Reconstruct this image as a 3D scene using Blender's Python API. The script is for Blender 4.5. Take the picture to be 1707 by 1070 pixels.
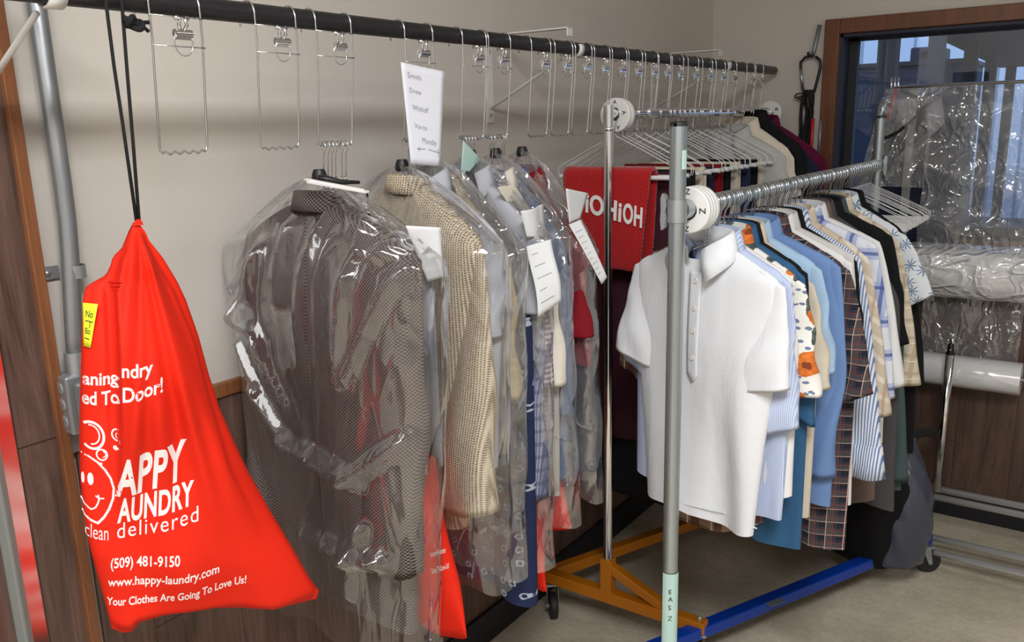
import bpy, bmesh, math, random
import numpy as np
from mathutils import Vector, Matrix
from math import radians, sin, cos, pi, sqrt, exp
for o in list(bpy.data.objects): bpy.data.objects.remove(o, do_unlink=True)
random.seed(7)
SC = bpy.context.scene
COL = SC.collection

# ------------------------------------------------------------------ camera
# world: +x runs along the rail wall towards the window wall, +y towards the rail wall, z up; camera above (0,0)
F_PX, CX, CY, EYE = 1402.0, 853.5, 535.0, 1.6
YAW, PITCH, ROLL = radians(35.5), radians(13.16), radians(-1.45)
_f = np.array([cos(YAW)*cos(PITCH), sin(YAW)*cos(PITCH), -sin(PITCH)])
_r = np.array([sin(YAW), -cos(YAW), 0.0]); _u = np.cross(_r, _f)
_r, _u = cos(ROLL)*_r + sin(ROLL)*_u, -sin(ROLL)*_r + cos(ROLL)*_u
CAMP = np.array([0.0, 0.0, EYE])
cam_d = bpy.data.cameras.new('camera'); cam = bpy.data.objects.new('camera', cam_d); COL.objects.link(cam)
cam_d.sensor_width = 36.0; cam_d.lens = F_PX/1707*36.0; cam_d.clip_start = 0.05; cam_d.clip_end = 200
m = Matrix.Identity(4)
for i in range(3):
    m[i][0], m[i][1], m[i][2], m[i][3] = _r[i], _u[i], -_f[i], CAMP[i]
cam.matrix_world = m
SC.camera = cam

def at(px, py, axis, val):
    d = _f + (px-CX)/F_PX*_r - (py-CY)/F_PX*_u
    i = 'xyz'.index(axis); t = (val-CAMP[i])/d[i]
    return CAMP + t*d
def on_plane(px, py, P, n):
    d = _f + (px-CX)/F_PX*_r - (py-CY)/F_PX*_u
    t = ((np.array(P)-CAMP)@np.array(n))/(d@np.array(n))
    return CAMP + t*d

# ------------------------------------------------------------------ light and view
SC.view_settings.view_transform = 'Standard'
SC.view_settings.look = 'None'
SC.view_settings.gamma = 1.0
SC.view_settings.exposure = 0.0
SC.view_settings.use_curve_mapping = False
SC.cycles.transparent_max_bounces = 24
SC.cycles.max_bounces = 10
SC.cycles.sample_clamp_indirect = 6.0
SC.cycles.caustics_reflective = False
SC.cycles.caustics_refractive = False
w = bpy.data.worlds.new('world'); SC.world = w; w.use_nodes = True
nt = w.node_tree; nt.nodes.clear()
sky = nt.nodes.new('ShaderNodeTexSky'); sky.sky_type = 'NISHITA'; sky.sun_disc = False
sky.sun_elevation = radians(40); sky.sun_rotation = radians(200)
bg = nt.nodes.new('ShaderNodeBackground'); bg.inputs['Strength'].default_value = 0.35
wo = nt.nodes.new('ShaderNodeOutputWorld')
nt.links.new(sky.outputs[0], bg.inputs[0]); nt.links.new(bg.outputs[0], wo.inputs[0])

def area(name, loc, sx, sy, power, color=(1, 1, 1), aim=None):
    l = bpy.data.lights.new(name, 'AREA'); l.shape = 'RECTANGLE'; l.size = sx; l.size_y = sy
    l.energy = power; l.color = color
    o = bpy.data.objects.new(name, l); COL.objects.link(o); o.location = loc
    if aim is not None:
        o.rotation_euler = (Vector(aim)-Vector(loc)).to_track_quat('-Z', 'Y').to_euler()
    return o
WHITE = (0.985, 0.99, 1.0)
area('unseen_ceiling_light', (-0.15, -0.30, 2.70), 1.2, 0.5, 80, WHITE)
area('unseen_ceiling_light', (-1.3, 0.75, 2.70), 1.8, 1.3, 34, WHITE)  # added out-of-view panel, placed and widened to streak highlights on the jacket film
area('unseen_ceiling_light', (2.3, -1.5, 2.70), 1.2, 0.35, 10, WHITE)
area('shop_front_daylight', (-1.2, -2.85, 1.6), 2.4, 1.8, 9, (0.93, 0.97, 1.0), aim=(1.2, 1.0, 1.0))

sun = bpy.data.lights.new('daylight_sun', 'SUN'); sun.energy = 2.4; sun.angle = radians(3); sun.color = (1.0, 0.97, 0.93)
so = bpy.data.objects.new('daylight_sun', sun); COL.objects.link(so); so.rotation_euler = (Vector((1.0, 0.35, -0.8))).to_track_quat('-Z', 'Y').to_euler()
# ------------------------------------------------------------------ node helpers
def srgb(r, g, b):
    f = lambda c: (c/12.92 if c <= 0.04045 else ((c+0.055)/1.055)**2.4)
    return (f(r/255), f(g/255), f(b/255), 1.0)

class NT:
    def __init__(s, name):
        s.m = bpy.data.materials.new(name); s.m.use_nodes = True
        s.t = s.m.node_tree; s.t.nodes.clear()
        s.out = s.t.nodes.new('ShaderNodeOutputMaterial')
    def n(s, typ, **kw):
        nd = s.t.nodes.new(typ)
        for k, v in kw.items(): setattr(nd, k, v)
        return nd
    def link(s, a, b): s.t.links.new(a, b)
    def sock(s, v, inp):
        if isinstance(v, bpy.types.NodeSocket): s.link(v, inp)
        else:
            try: inp.default_value = v
            except Exception: inp.default_value = v[:3]
    def math(s, op, a, b=0.0, c=None):
        nd = s.n('ShaderNodeMath', operation=op)
        s.sock(a, nd.inputs[0]); s.sock(b, nd.inputs[1])
        if c is not None: s.sock(c, nd.inputs[2])
        return nd.outputs[0]
    def mix(s, f, a, b, mode='MIX'):
        nd = s.n('ShaderNodeMix', data_type='RGBA', blend_type=mode)
        s.sock(f, nd.inputs[0]); s.sock(a, nd.inputs[6]); s.sock(b, nd.inputs[7])
        return nd.outputs[2]
    def coord(s, which='Object'):
        return s.n('ShaderNodeTexCoord').outputs[which]
    def xyz(s, v):
        nd = s.n('ShaderNodeSeparateXYZ'); s.link(v, nd.inputs[0]); return nd.outputs
    def mapping(s, v, scale=(1, 1, 1), rot=(0, 0, 0), loc=(0, 0, 0)):
        nd = s.n('ShaderNodeMapping'); s.link(v, nd.inputs[0])
        nd.inputs['Scale'].default_value = scale; nd.inputs['Rotation'].default_value = rot; nd.inputs['Location'].default_value = loc
        return nd.outputs[0]
    def noise(s, v, scale, detail=3, rough=0.5, dist=0.0):
        nd = s.n('ShaderNodeTexNoise'); s.link(v, nd.inputs['Vector'])
        nd.inputs['Scale'].default_value = scale; nd.inputs['Detail'].default_value = detail
        nd.inputs['Roughness'].default_value = rough; nd.inputs['Distortion'].default_value = dist
        return nd.outputs
    def flat(s, v):
        q = s.xyz(v); c = s.n('ShaderNodeCombineXYZ'); s.link(q[0], c.inputs[0]); s.link(q[2], c.inputs[1]); return c.outputs[0]
    def voronoi(s, v, scale, feature='F1', rand=1.0, dim='3D'):
        nd = s.n('ShaderNodeTexVoronoi', feature=feature, voronoi_dimensions=dim); s.link(v, nd.inputs['Vector'])
        nd.inputs['Scale'].default_value = scale; nd.inputs['Randomness'].default_value = rand
        return nd.outputs
    def ramp(s, f, stops):
        nd = s.n('ShaderNodeValToRGB'); s.link(f, nd.inputs[0])
        el = nd.color_ramp.elements
        while len(el) < len(stops): el.new(0.5)
        for e, (p, c) in zip(el, stops): e.position = p; e.color = c if len(c) == 4 else (*c, 1)
        return nd.outputs[0]
    def bump(s, h, strength=0.3, dist=0.002, normal=None):
        nd = s.n('ShaderNodeBump'); s.link(h, nd.inputs['Height'])
        nd.inputs['Strength'].default_value = strength; nd.inputs['Distance'].default_value = dist
        if normal is not None: s.link(normal, nd.inputs['Normal'])
        return nd.outputs[0]
    def bsdf(s, color, rough=0.8, metal=0.0, normal=None, spec=0.5, sheen=0.0):
        p = s.n('ShaderNodeBsdfPrincipled')
        s.sock(color, p.inputs['Base Color']); s.sock(rough, p.inputs['Roughness']); s.sock(metal, p.inputs['Metallic'])
        p.inputs['Specular IOR Level'].default_value = spec
        p.inputs['Sheen Weight'].default_value = sheen
        if normal is not None: s.link(normal, p.inputs['Normal'])
        return p
    def done(s, shader):
        s.link(shader.outputs[0] if hasattr(shader, 'outputs') else shader, s.out.inputs['Surface'])
        return s.m

def plain(name, color, rough=0.5, metal=0.0, spec=0.5, bump=0.0, bscale=80, var=0.0):
    n = NT(name); v = n.coord(); c = color; nm = None
    if bump or var:
        nz = n.noise(v, bscale, 4)[0]
        if bump: nm = n.bump(nz, bump, 0.002)
        if var:
            dark = tuple(x*(1-var) for x in color[:3])+(1,)
            c = n.mix(n.noise(v, bscale*0.25, 4)[0], dark, color)
    return n.done(n.bsdf(c, rough, metal, nm, spec))

# fabrics: all patterns run in the garment's own coordinates (x across, z down)
def fab(name, base, layers=(), rough=0.85, weave=900, spec=0.2, sheen=0.0, post=None, bumpy=0.04):
    n = NT(name); v = n.coord(); X, Y, Z = n.xyz(v)
    c = base
    if callable(base): c = base(n, v, X, Z)
    for L in layers:
        axis, period, duty, col, amt = L[:5]; off = L[5] if len(L) > 5 else 0.0
        a = {'x': X, 'z': Z}.get(axis)
        if axis == 'd': a = n.math('ADD', n.math('MULTIPLY', X, 0.8), Z)
        fr = n.math('FRACT', n.math('ADD', n.math('DIVIDE', a, period), 50.5+off))
        msk = n.math('LESS_THAN', n.math('ABSOLUTE', n.math('SUBTRACT', fr, 0.5)), duty/2)
        c = n.mix(n.math('MULTIPLY', msk, amt), c, col)
    if post: c = post(n, v, X, Z, c)
    wv = n.math('MULTIPLY', n.math('SINE', n.math('MULTIPLY', X, weave*2.0)), n.math('SINE', n.math('MULTIPLY', Z, weave*2.0)))
    wr = n.noise(n.mapping(v, (1, 1, 0.35)), 22, 4, 0.55)[0]
    h = n.math('ADD', n.math('MULTIPLY', wv, bumpy), wr)
    nm = n.bump(h, 0.42, 0.010)
    return n.done(n.bsdf(c, rough, 0, nm, spec, sheen))

def wood(name, c1, c2, plank_w=0.19, axis='x', rough=0.45, grain=1.0, seams=True):
    """vertical-grain planks; axis is the horizontal direction on the wall"""
    n = NT(name); v = n.coord(); X, Y, Z = n.xyz(v)
    a = X if axis == 'x' else Y
    cell = n.math('FLOOR', n.math('DIVIDE', a, plank_w))
    fr = n.math('FRACT', n.math('DIVIDE', a, plank_w))
    cv = n.n('ShaderNodeCombineXYZ'); n.sock(n.math('MULTIPLY', a, 1.0), cv.inputs[0]); n.sock(n.math('MULTIPLY', cell, 3.7), cv.inputs[1]); n.sock(n.math('MULTIPLY', Z, 0.10), cv.inputs[2])
    g1 = n.noise(cv.outputs[0], 26*grain, 6, 0.65, 0.9)[0]
    cv2 = n.n('ShaderNodeCombineXYZ'); n.sock(a, cv2.inputs[0]); n.sock(n.math('MULTIPLY', cell, 5.1), cv2.inputs[1]); n.sock(n.math('MULTIPLY', Z, 0.03), cv2.inputs[2])
    g2 = n.noise(cv2.outputs[0], 190*grain, 3, 0.6)[0]
    f = n.math('ADD', n.math('MULTIPLY', g1, 0.65), n.math('MULTIPLY', g2, 0.35))
    c = n.ramp(f, [(0.33, c1), (0.52, tuple(x*0.5+y*0.5 for x, y in zip(c1, c2))), (0.70, c2)])
    if seams:
        edge = n.math('LESS_THAN', fr, 0.012)
        zz = n.math('ADD', n.math('DIVIDE', Z, 1.22), n.math('MULTIPLY', cell, 0.37))
        e2 = n.math('LESS_THAN', n.math('FRACT', zz), 0.0025)
        c = n.mix(n.math('MULTIPLY', n.math('MAXIMUM', edge, e2), 0.75), c, tuple(x*0.25 for x in c1[:3])+(1,))
    nm = n.bump(f, 0.15, 0.003)
    return n.done(n.bsdf(c, rough, 0, nm, 0.4))

# ------------------------------------------------------------------ materials
M = {}
M['chrome'] = plain('chrome', (0.80, 0.81, 0.83, 1), 0.12, 1.0)
M['wire'] = plain('bright_wire', (0.72, 0.73, 0.75, 1), 0.22, 1.0)
M['wire_white'] = plain('white_wire', srgb(225, 226, 228), 0.35)
M['galv'] = plain('galvanised', srgb(176, 186, 190), 0.34, 0.85, bump=0.06, bscale=60, var=0.12)
M['conduit'] = plain('conduit_grey', srgb(150, 153, 156), 0.45, 0.7, bump=0.1, bscale=70, var=0.12)
M['black_pipe'] = plain('black_pipe', srgb(34, 33, 36), 0.42, 0.0, bump=0.35, bscale=160)
M['white_paint'] = plain('white_paint', srgb(222, 222, 220), 0.5)
M['white_plastic'] = plain('white_plastic', srgb(235, 235, 232), 0.35)
M['tube'] = plain('card_tube', srgb(228, 228, 228), 0.55)
M['black_plastic'] = plain('black_plastic', srgb(20, 20, 22), 0.45)
M['black_cord'] = plain('black_cord', srgb(14, 14, 15), 0.8, bump=0.6, bscale=700)
M['black_ink'] = plain('black_ink', srgb(35, 35, 38), 0.8)
M['pencil'] = plain('pen_ink', srgb(110, 110, 118), 0.9)
M['paper'] = plain('paper', srgb(232, 234, 244), 0.8)
M['paper_grey'] = plain('receipt_paper', srgb(222, 224, 226), 0.8, var=0.05, bscale=40)
M['card_green'] = plain('mint_paper', srgb(190, 222, 214), 0.7, var=0.15, bscale=60)
M['cream_paper'] = plain('cream_paper', srgb(228, 220, 204), 0.8)
M['yellow'] = plain('yellow_paper', srgb(226, 232, 40), 0.7)
M['white_print'] = plain('white_print', srgb(246, 240, 238), 0.7)
M['orange_paint'] = plain('orange_paint', srgb(188, 112, 14), 0.38, bump=0.05, bscale=40, var=0.12)
M['blue_paint'] = plain('blue_paint', srgb(12, 62, 168), 0.33, bump=0.08, bscale=60, var=0.15)
M['rubber'] = plain('rubber', srgb(32, 32, 34), 0.6)
M['red_plastic'] = plain('red_plastic', srgb(190, 30, 30), 0.4)
M['zinc'] = plain('zinc', srgb(176, 182, 187), 0.42, 0.75)
M['metal_strip'] = plain('brushed_steel', (0.66, 0.64, 0.62, 1), 0.24, 1.0)
M['satin'] = plain('satin_steel', (0.70, 0.70, 0.70, 1), 0.30, 0.55)
M['alu'] = plain('aluminium', srgb(150, 152, 150), 0.4, 0.8)
M['dark_trim'] = plain('dark_trim', srgb(26, 26, 34), 0.5)
M['jamb'] = plain('dark_blue_jamb', srgb(40, 42, 60), 0.55)

def wall_mat():
    n = NT('wall_paint'); v = n.coord()
    nz = n.noise(v, 45, 5)[0]
    c = n.mix(n.noise(v, 2.0, 3)[0], srgb(204, 198, 190), srgb(212, 206, 198))
    return n.done(n.bsdf(c, 0.7, 0, n.bump(nz, 0.12, 0.004), 0.3))
M['wall'] = wall_mat()
M['ceiling'] = plain('ceiling_paint', srgb(225, 223, 218), 0.8)
def concrete():
    n = NT('concrete'); v = n.coord()
    a = n.noise(v, 3.0, 6, 0.6)[0]; b = n.noise(v, 60, 5, 0.7)[0]; s = n.noise(n.mapping(v, (1, 0.4, 1), (0, 0, 0.6)), 30, 6, 0.75, 1.0)[0]
    f = n.math('ADD', n.math('MULTIPLY', a, 0.45), n.math('ADD', n.math('MULTIPLY', b, 0.25), n.math('MULTIPLY', s, 0.3)))
    c = n.ramp(f, [(0.30, srgb(150, 141, 124)), (0.5, srgb(196, 186, 166)), (0.68, srgb(228, 218, 198))])
    return n.done(n.bsdf(c, 0.5, 0, n.bump(b, 0.2, 0.003), 0.4))
M['concrete'] = concrete()
M['plank'] = wood('plank_panel', srgb(62, 46, 42), srgb(128, 100, 88), 0.20, 'x')
M['plank_y'] = wood('plank_panel_window_wall', srgb(58, 44, 38), srgb(110, 86, 72), 0.20, 'y')
M['trim_wood'] = wood('trim_wood', srgb(110, 66, 42), srgb(150, 98, 62), 5.0, 'x', 0.4, 1.5, False)
M['frame_wood'] = wood('frame_wood', srgb(88, 50, 30), srgb(128, 80, 50), 5.0, 'y', 0.4, 1.2, False)

def film(name, tint=(0.97, 0.97, 0.98), haze=0.05, rough=0.07, bscale=3.0, bst=0.25, gain=1.0, stretch=(1, 1, 0.45), cap=0.5, crease=0.5, thru=0.3):
    n = NT(name); v = n.coord()
    mv = n.mapping(v, stretch, (0.2, 0.3, 0.25))
    soft = n.noise(mv, bscale, 2, 0.5, 0.6)[0]
    def creases(rot, sc, width):
        a = n.noise(n.mapping(v, stretch, rot), sc, 1, 0.5, 1.0)[0]
        return n.math('POWER', n.math('MAXIMUM', n.math('SUBTRACT', 1.0, n.math('MULTIPLY', n.math('ABSOLUTE', n.math('SUBTRACT', a, 0.5)), width)), 0.0), 1.6)
    l1 = creases((0.5, 0.1, -0.4), bscale*1.7, 11.0); l2 = creases((-0.6, 0.7, 0.3), bscale*3.4, 9.0)
    fine = n.noise(n.mapping(v, stretch, (0.9, 0.5, 0.1)), bscale*7, 2, 0.6, 1.2)[0]
    h = n.math('ADD', soft, n.math('ADD', n.math('MULTIPLY', l1, 0.13*crease), n.math('ADD', n.math('MULTIPLY', l2, 0.05*crease), n.math('MULTIPLY', fine, 0.035*crease))))
    nm = n.bump(h, bst, 0.08)
    lw = n.n('ShaderNodeLayerWeight'); lw.inputs[0].default_value = 0.5; n.link(nm, lw.inputs['Normal'])
    fr = n.math('ADD', 0.05, n.math('MULTIPLY', n.math('POWER', lw.outputs['Facing'], 4.0), 0.95))
    fac = n.math('MINIMUM', n.math('MULTIPLY', fr, gain), cap)
    tr = n.n('ShaderNodeBsdfTransparent'); tr.inputs[0].default_value = (*tint, 1)
    df = n.n('ShaderNodeBsdfDiffuse'); df.inputs[0].default_value = (0.88, 0.89, 0.91, 1); n.link(nm, df.inputs['Normal'])
    tl = n.n('ShaderNodeBsdfTranslucent'); tl.inputs[0].default_value = (0.88, 0.89, 0.91, 1)
    md = n.n('ShaderNodeMixShader'); md.inputs[0].default_value = thru; n.link(df.outputs[0], md.inputs[1]); n.link(tl.outputs[0], md.inputs[2])
    mh = n.n('ShaderNodeMixShader'); mh.inputs[0].default_value = haze; n.link(tr.outputs[0], mh.inputs[1]); n.link(md.outputs[0], mh.inputs[2])
    gl = n.n('ShaderNodeBsdfGlossy'); gl.inputs['Roughness'].default_value = rough; gl.inputs[0].default_value = (1, 1, 1, 1); n.link(nm, gl.inputs['Normal'])
    mx = n.n('ShaderNodeMixShader'); n.link(fac, mx.inputs[0]); n.link(mh.outputs[0], mx.inputs[1]); n.link(gl.outputs[0], mx.inputs[2])
    return n.done(mx)
M['film'] = film('garment_film', haze=0.022, gain=2.3, crease=1.0, bst=0.42, rough=0.06, stretch=(1, 1, 0.30))
M['film_white'] = film('garment_film_layers', haze=0.10, gain=3.2, crease=1.7, bst=0.5, rough=0.08, stretch=(1, 1, 0.5))
M['film_sheet'] = film('film_sheet', tint=(0.93, 0.94, 0.96), haze=0.22, bscale=5, bst=0.45, gain=1.7, stretch=(1, 1, 0.6), crease=1.3)
M['film_roll'] = film('film_roll', tint=(0.62, 0.63, 0.65), haze=0.94, thru=0.08, rough=0.14, bscale=5, bst=0.6, gain=3.0, stretch=(1, 0.7, 1), crease=1.2)
M['film_roll2'] = film('film_roll_plain', tint=(0.62, 0.63, 0.65), haze=0.95, thru=0.08, rough=0.14, bscale=3, bst=0.2, gain=3.0, stretch=(1, 0.6, 1), crease=0.5)

def glass():
    n = NT('tinted_glass')
    tr = n.n('ShaderNodeBsdfTransparent'); tr.inputs[0].default_value = (0.64, 0.72, 0.84, 1)
    gl = n.n('ShaderNodeBsdfGlossy'); gl.inputs['Roughness'].default_value = 0.02; gl.inputs[0].default_value = (1, 1, 1, 1)
    fr = n.n('ShaderNodeFresnel'); fr.inputs[0].default_value = 1.5
    mx = n.n('ShaderNodeMixShader'); n.link(fr.outputs[0], mx.inputs[0]); n.link(tr.outputs[0], mx.inputs[1]); n.link(gl.outputs[0], mx.inputs[2])
    return n.done(mx)
M['glass'] = glass()

# ------------------------------------------------------------------ mesh builder
class MB:
    def __init__(s): s.v = []; s.f = []
    def add(s, vs, fs):
        o = len(s.v); s.v += [tuple(map(float, p)) for p in vs]; s.f += [tuple(i+o for i in q) for q in fs]
    def loft(s, rings, closed=True, cap=(False, False)):
        n = len(rings[0]); vs = [p for r in rings for p in r]; fs = []
        for i in range(len(rings)-1):
            for k in range(n if closed else n-1):
                k2 = (k+1) % n
                fs.append((i*n+k, i*n+k2, (i+1)*n+k2, (i+1)*n+k))
        if cap[0]: fs.append(tuple(range(n-1, -1, -1)))
        if cap[1]: fs.append(tuple((len(rings)-1)*n+k for k in range(n)))
        s.add(vs, fs)
    def tube(s, path, r, n=8, cap=True):
        P = [np.array(p, float) for p in path]; T = []
        for i in range(len(P)):
            a = P[max(i-1, 0)]; b = P[min(i+1, len(P)-1)]; t = b-a; L = np.linalg.norm(t); T.append(t/L if L > 1e-9 else np.array([0, 0, 1.0]))
        ref = np.array([0, 0, 1.0]) if abs(T[0][2]) < 0.9 else np.array([1.0, 0, 0])
        u = np.cross(T[0], ref); u /= np.linalg.norm(u); rings = []
        for i in range(len(P)):
            u = u - T[i]*(u@T[i]); u /= np.linalg.norm(u); v = np.cross(T[i], u)
            rr = r[i] if hasattr(r, '__len__') else r
            rings.append([P[i]+rr*(cos(2*pi*k/n)*u+sin(2*pi*k/n)*v) for k in range(n)])
        s.loft(rings, True, (cap, cap))
    def box(s, c, d, rot=None):
        c = np.array(c, float); h = np.array(d, float)/2
        vs = [np.array([x, y, z])*h for x in (-1, 1) for y in (-1, 1) for z in (-1, 1)]
        if rot is not None: vs = [rot@p for p in vs]
        s.add([c+p for p in vs], [(0, 1, 3, 2), (4, 6, 7, 5), (0, 4, 5, 1), (2, 3, 7, 6), (0, 2, 6, 4), (1, 5, 7, 3)])
    def beam(s, a, b, wdt, hgt, up=(0, 0, 1)):
        a = np.array(a, float); b = np.array(b, float); t = b-a; t /= np.linalg.norm(t)
        sd = np.cross(t, np.array(up, float)); sd /= np.linalg.norm(sd); uu = np.cross(sd, t)
        q = [sd*wdt/2+uu*hgt/2, -sd*wdt/2+uu*hgt/2, -sd*wdt/2-uu*hgt/2, sd*wdt/2-uu*hgt/2]
        s.loft([[a+p for p in q], [b+p for p in q]], True, (True, True))
    def lathe(s, prof, c, axis, n=24):
        """prof: (r, h) along axis from c"""
        ax = np.array(axis, float); ax /= np.linalg.norm(ax)
        ref = np.array([0, 0, 1.0]) if abs(ax[2]) < 0.9 else np.array([1.0, 0, 0])
        u = np.cross(ax, ref); u /= np.linalg.norm(u); v = np.cross(ax, u); c = np.array(c, float)
        s.loft([[c+ax*h+r*(cos(2*pi*k/n)*u+sin(2*pi*k/n)*v) for k in range(n)] for r, h in prof], True)
    def build(s, name, mat, parent=None, smooth=True, bevel=0.0, loc=None, angle=None):
        me = bpy.data.meshes.new(name); me.from_pydata(s.v, [], s.f); me.update()
        if mat is not None: me.materials.append(mat)
        o = bpy.data.objects.new(name, me); COL.objects.link(o)
        if smooth:
            me.polygons.foreach_set('use_smooth', [True]*len(me.polygons))
            if angle: me.set_sharp_from_angle(angle=radians(angle))
        if bevel:
            md = o.modifiers.new('bevel', 'BEVEL'); md.width = bevel; md.segments = 2; md.limit_method = 'ANGLE'
        if parent is not None: o.parent = parent
        if loc is not None: o.location = loc
        return o

def tag(o, label=None, cat=None, group=None, kind=None):
    if label: o['label'] = label
    if cat: o['category'] = cat
    if group: o['group'] = group
    if kind: o['kind'] = kind
    return o
def empty(name, loc=(0, 0, 0), rz=0.0):
    o = bpy.data.objects.new(name, None); COL.objects.link(o); o.location = loc; o.rotation_euler = (0, 0, rz); o.empty_display_size = 0.05
    return o
def copy_tree(o, parent=None):
    c = o.copy(); COL.objects.link(c)
    if parent is not None: c.parent = parent
    for ch in list(o.children): copy_tree(ch, c)
    return c
def struct(name, mb, mat, parent=None, smooth=False, bevel=0.0):
    o = mb.build(name, mat, parent, smooth, bevel)
    if parent is None: o['kind'] = 'structure'
    return o
def arc(c, r, a0, a1, n, ax=(1, 0, 0), ay=(0, 0, 1)):
    c = np.array(c, float); ax = np.array(ax, float); ay = np.array(ay, float)
    return [c+r*(cos(a0+(a1-a0)*i/n)*ax+sin(a0+(a1-a0)*i/n)*ay) for i in range(n+1)]
def smooth(a, b, x):
    t = min(1.0, max(0.0, (x-a)/(b-a))) if b != a else float(x > a); return t*t*(3-2*t)
def interp(x, pts):
    xs = [p[0] for p in pts]; ys = [p[1] for p in pts]; return float(np.interp(x, xs, ys))
ORD = ['first', 'second', 'third', 'fourth', 'fifth', 'sixth', 'seventh', 'eighth', 'ninth', 'tenth', 'eleventh', 'twelfth', 'thirteenth', 'fourteenth', 'fifteenth', 'sixteenth', 'seventeenth', 'eighteenth', 'nineteenth', 'twentieth', 'twenty-first', 'twenty-second', 'twenty-third', 'twenty-fourth']

def text_mesh(s, bold=0.0, spacing=1.0):
    cu = bpy.data.curves.new('lettering', 'FONT'); cu.body = s; cu.offset = bold; cu.space_character = spacing; cu.resolution_u = 4
    ob = bpy.data.objects.new('lettering', cu); COL.objects.link(ob)
    dg = bpy.context.evaluated_depsgraph_get(); dg.update()
    me = bpy.data.meshes.new_from_object(ob.evaluated_get(dg))
    bpy.data.objects.remove(ob, do_unlink=True)
    bm = bmesh.new(); bm.from_mesh(me); bmesh.ops.triangulate(bm, faces=bm.faces[:])
    vs = [(v.co.x, v.co.y) for v in bm.verts]; fs = [tuple(v.index for v in f.verts) for f in bm.faces]
    bm.free(); bpy.data.meshes.remove(me); bpy.data.curves.remove(cu)
    return vs, fs
CAPH = 0.69

# ------------------------------------------------------------------ the room
WALL_Y, END_X, CEIL = 1.475, 3.61, 2.75
X0, Y0 = -2.4, -3.0
b = MB(); b.box(((X0+END_X)/2, (Y0+WALL_Y)/2, -0.05), (END_X-X0+0.4, WALL_Y-Y0+0.4, 0.1)); struct('floor', b, M['concrete'])
b = MB(); b.box(((X0+END_X)/2, (Y0+WALL_Y)/2, CEIL+0.05), (END_X-X0+0.4, WALL_Y-Y0+0.4, 0.1)); struct('ceiling', b, M['ceiling'])
b = MB(); b.box(((X0+END_X)/2, WALL_Y+0.06, CEIL/2), (END_X-X0+0.24, 0.12, CEIL)); struct('wall_rail', b, M['wall'])
b = MB(); b.box((X0-0.06, (Y0+WALL_Y)/2, CEIL/2), (0.12, WALL_Y-Y0, CEIL)); struct('wall_behind', b, M['wall'])
b = MB(); b.box(((X0+END_X)/2, Y0-0.06, CEIL/2), (END_X-X0, 0.12, CEIL)); struct('wall_front', b, M['wall'])
# window wall with its opening
WY0, WY1, WZ0, WZ1 = -1.35, 0.945, 1.13, 1.915
b = MB(); T = 0.16; xc = END_X+T/2
b.box((xc, (WY1+WALL_Y)/2, CEIL/2), (T, WALL_Y-WY1, CEIL))
b.box((xc, (Y0+WY0)/2, CEIL/2), (T, WY0-Y0, CEIL))
b.box((xc, (WY0+WY1)/2, WZ0/2), (T, WY1-WY0, WZ0))
b.box((xc, (WY0+WY1)/2, (WZ1+CEIL)/2), (T, WY1-WY0, CEIL-WZ1))
struct('wall_window', b, M['wall'])
# wood panelling below
b = MB(); b.box(((0.70+END_X)/2, WALL_Y-0.004, 0.535), (END_X-0.70, 0.008, 1.07)); struct('trim_1', b, M['plank'])
b = MB(); b.box(((0.70+END_X)/2, WALL_Y-0.008, 1.078), (END_X-0.70, 0.016, 0.03)); struct('trim_2', b, M['trim_wood'], bevel=0.003)
b = MB(); b.box((END_X-0.004, (Y0+WALL_Y)/2, 0.55), (0.008, WALL_Y-Y0, 1.10)); struct('trim_3', b, M['plank_y'])
b = MB(); b.box(((0.70+END_X)/2, WALL_Y-0.014, 0.055), (END_X-0.70, 0.012, 0.11)); struct('baseboard_rail', b, M['dark_trim'], bevel=0.002)
b = MB(); b.box((END_X-0.014, (Y0+WALL_Y)/2-0.01, 0.055), (0.012, WALL_Y-Y0-0.02, 0.11)); struct('baseboard_window', b, M['dark_trim'], bevel=0.002)
# floor-to-ceiling plank panel and its edge strip, left
b = MB(); b.box(((-0.6+0.666)/2, WALL_Y-0.008, CEIL/2), (1.266, 0.016, CEIL)); struct('trim_4', b, M['plank'])
b = MB(); b.box((0.6755, WALL_Y-0.014, CEIL/2), (0.019, 0.028, CEIL)); struct('trim_5', b, M['trim_wood'], bevel=0.002)

# window
wn = empty('window_1', (END_X, 0, 0)); wn['kind'] = 'structure'
FW = 0.057
def wbox(name, mat, y0, y1, z0, z1, x0, x1, bev=0.003, parent=wn):
    b = MB(); b.box(((x0+x1)/2, (y0+y1)/2, (z0+z1)/2), (x1-x0, y1-y0, z1-z0)); return b.build(name, mat, parent, False, bev)
b = MB()
for (y0, y1, z0, z1) in ((WY1, WY1+FW, WZ0, WZ1+FW), (WY0-FW, WY0, WZ0, WZ1+FW), (WY0, WY1, WZ1, WZ1+FW)):
    b.box((-0.009, (y0+y1)/2, (z0+z1)/2), (0.022, y1-y0, z1-z0))
b.build('casing', M['frame_wood'], wn, False, 0.003)
wbox('sill', M['frame_wood'], WY0-FW, WY1+FW, WZ0-0.03, WZ0, -0.02, 0.13)
b = MB()
for (y0, y1, z0, z1) in ((WY1-0.012, WY1, WZ0, WZ1), (WY0, WY0+0.012, WZ0, WZ1), (WY0, WY1, WZ1-0.012, WZ1)):
    b.box((0.055, (y0+y1)/2, (z0+z1)/2), (0.11, y1-y0, z1-z0))
b.build('jamb', M['jamb'], wn, False)
b = MB()
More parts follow.
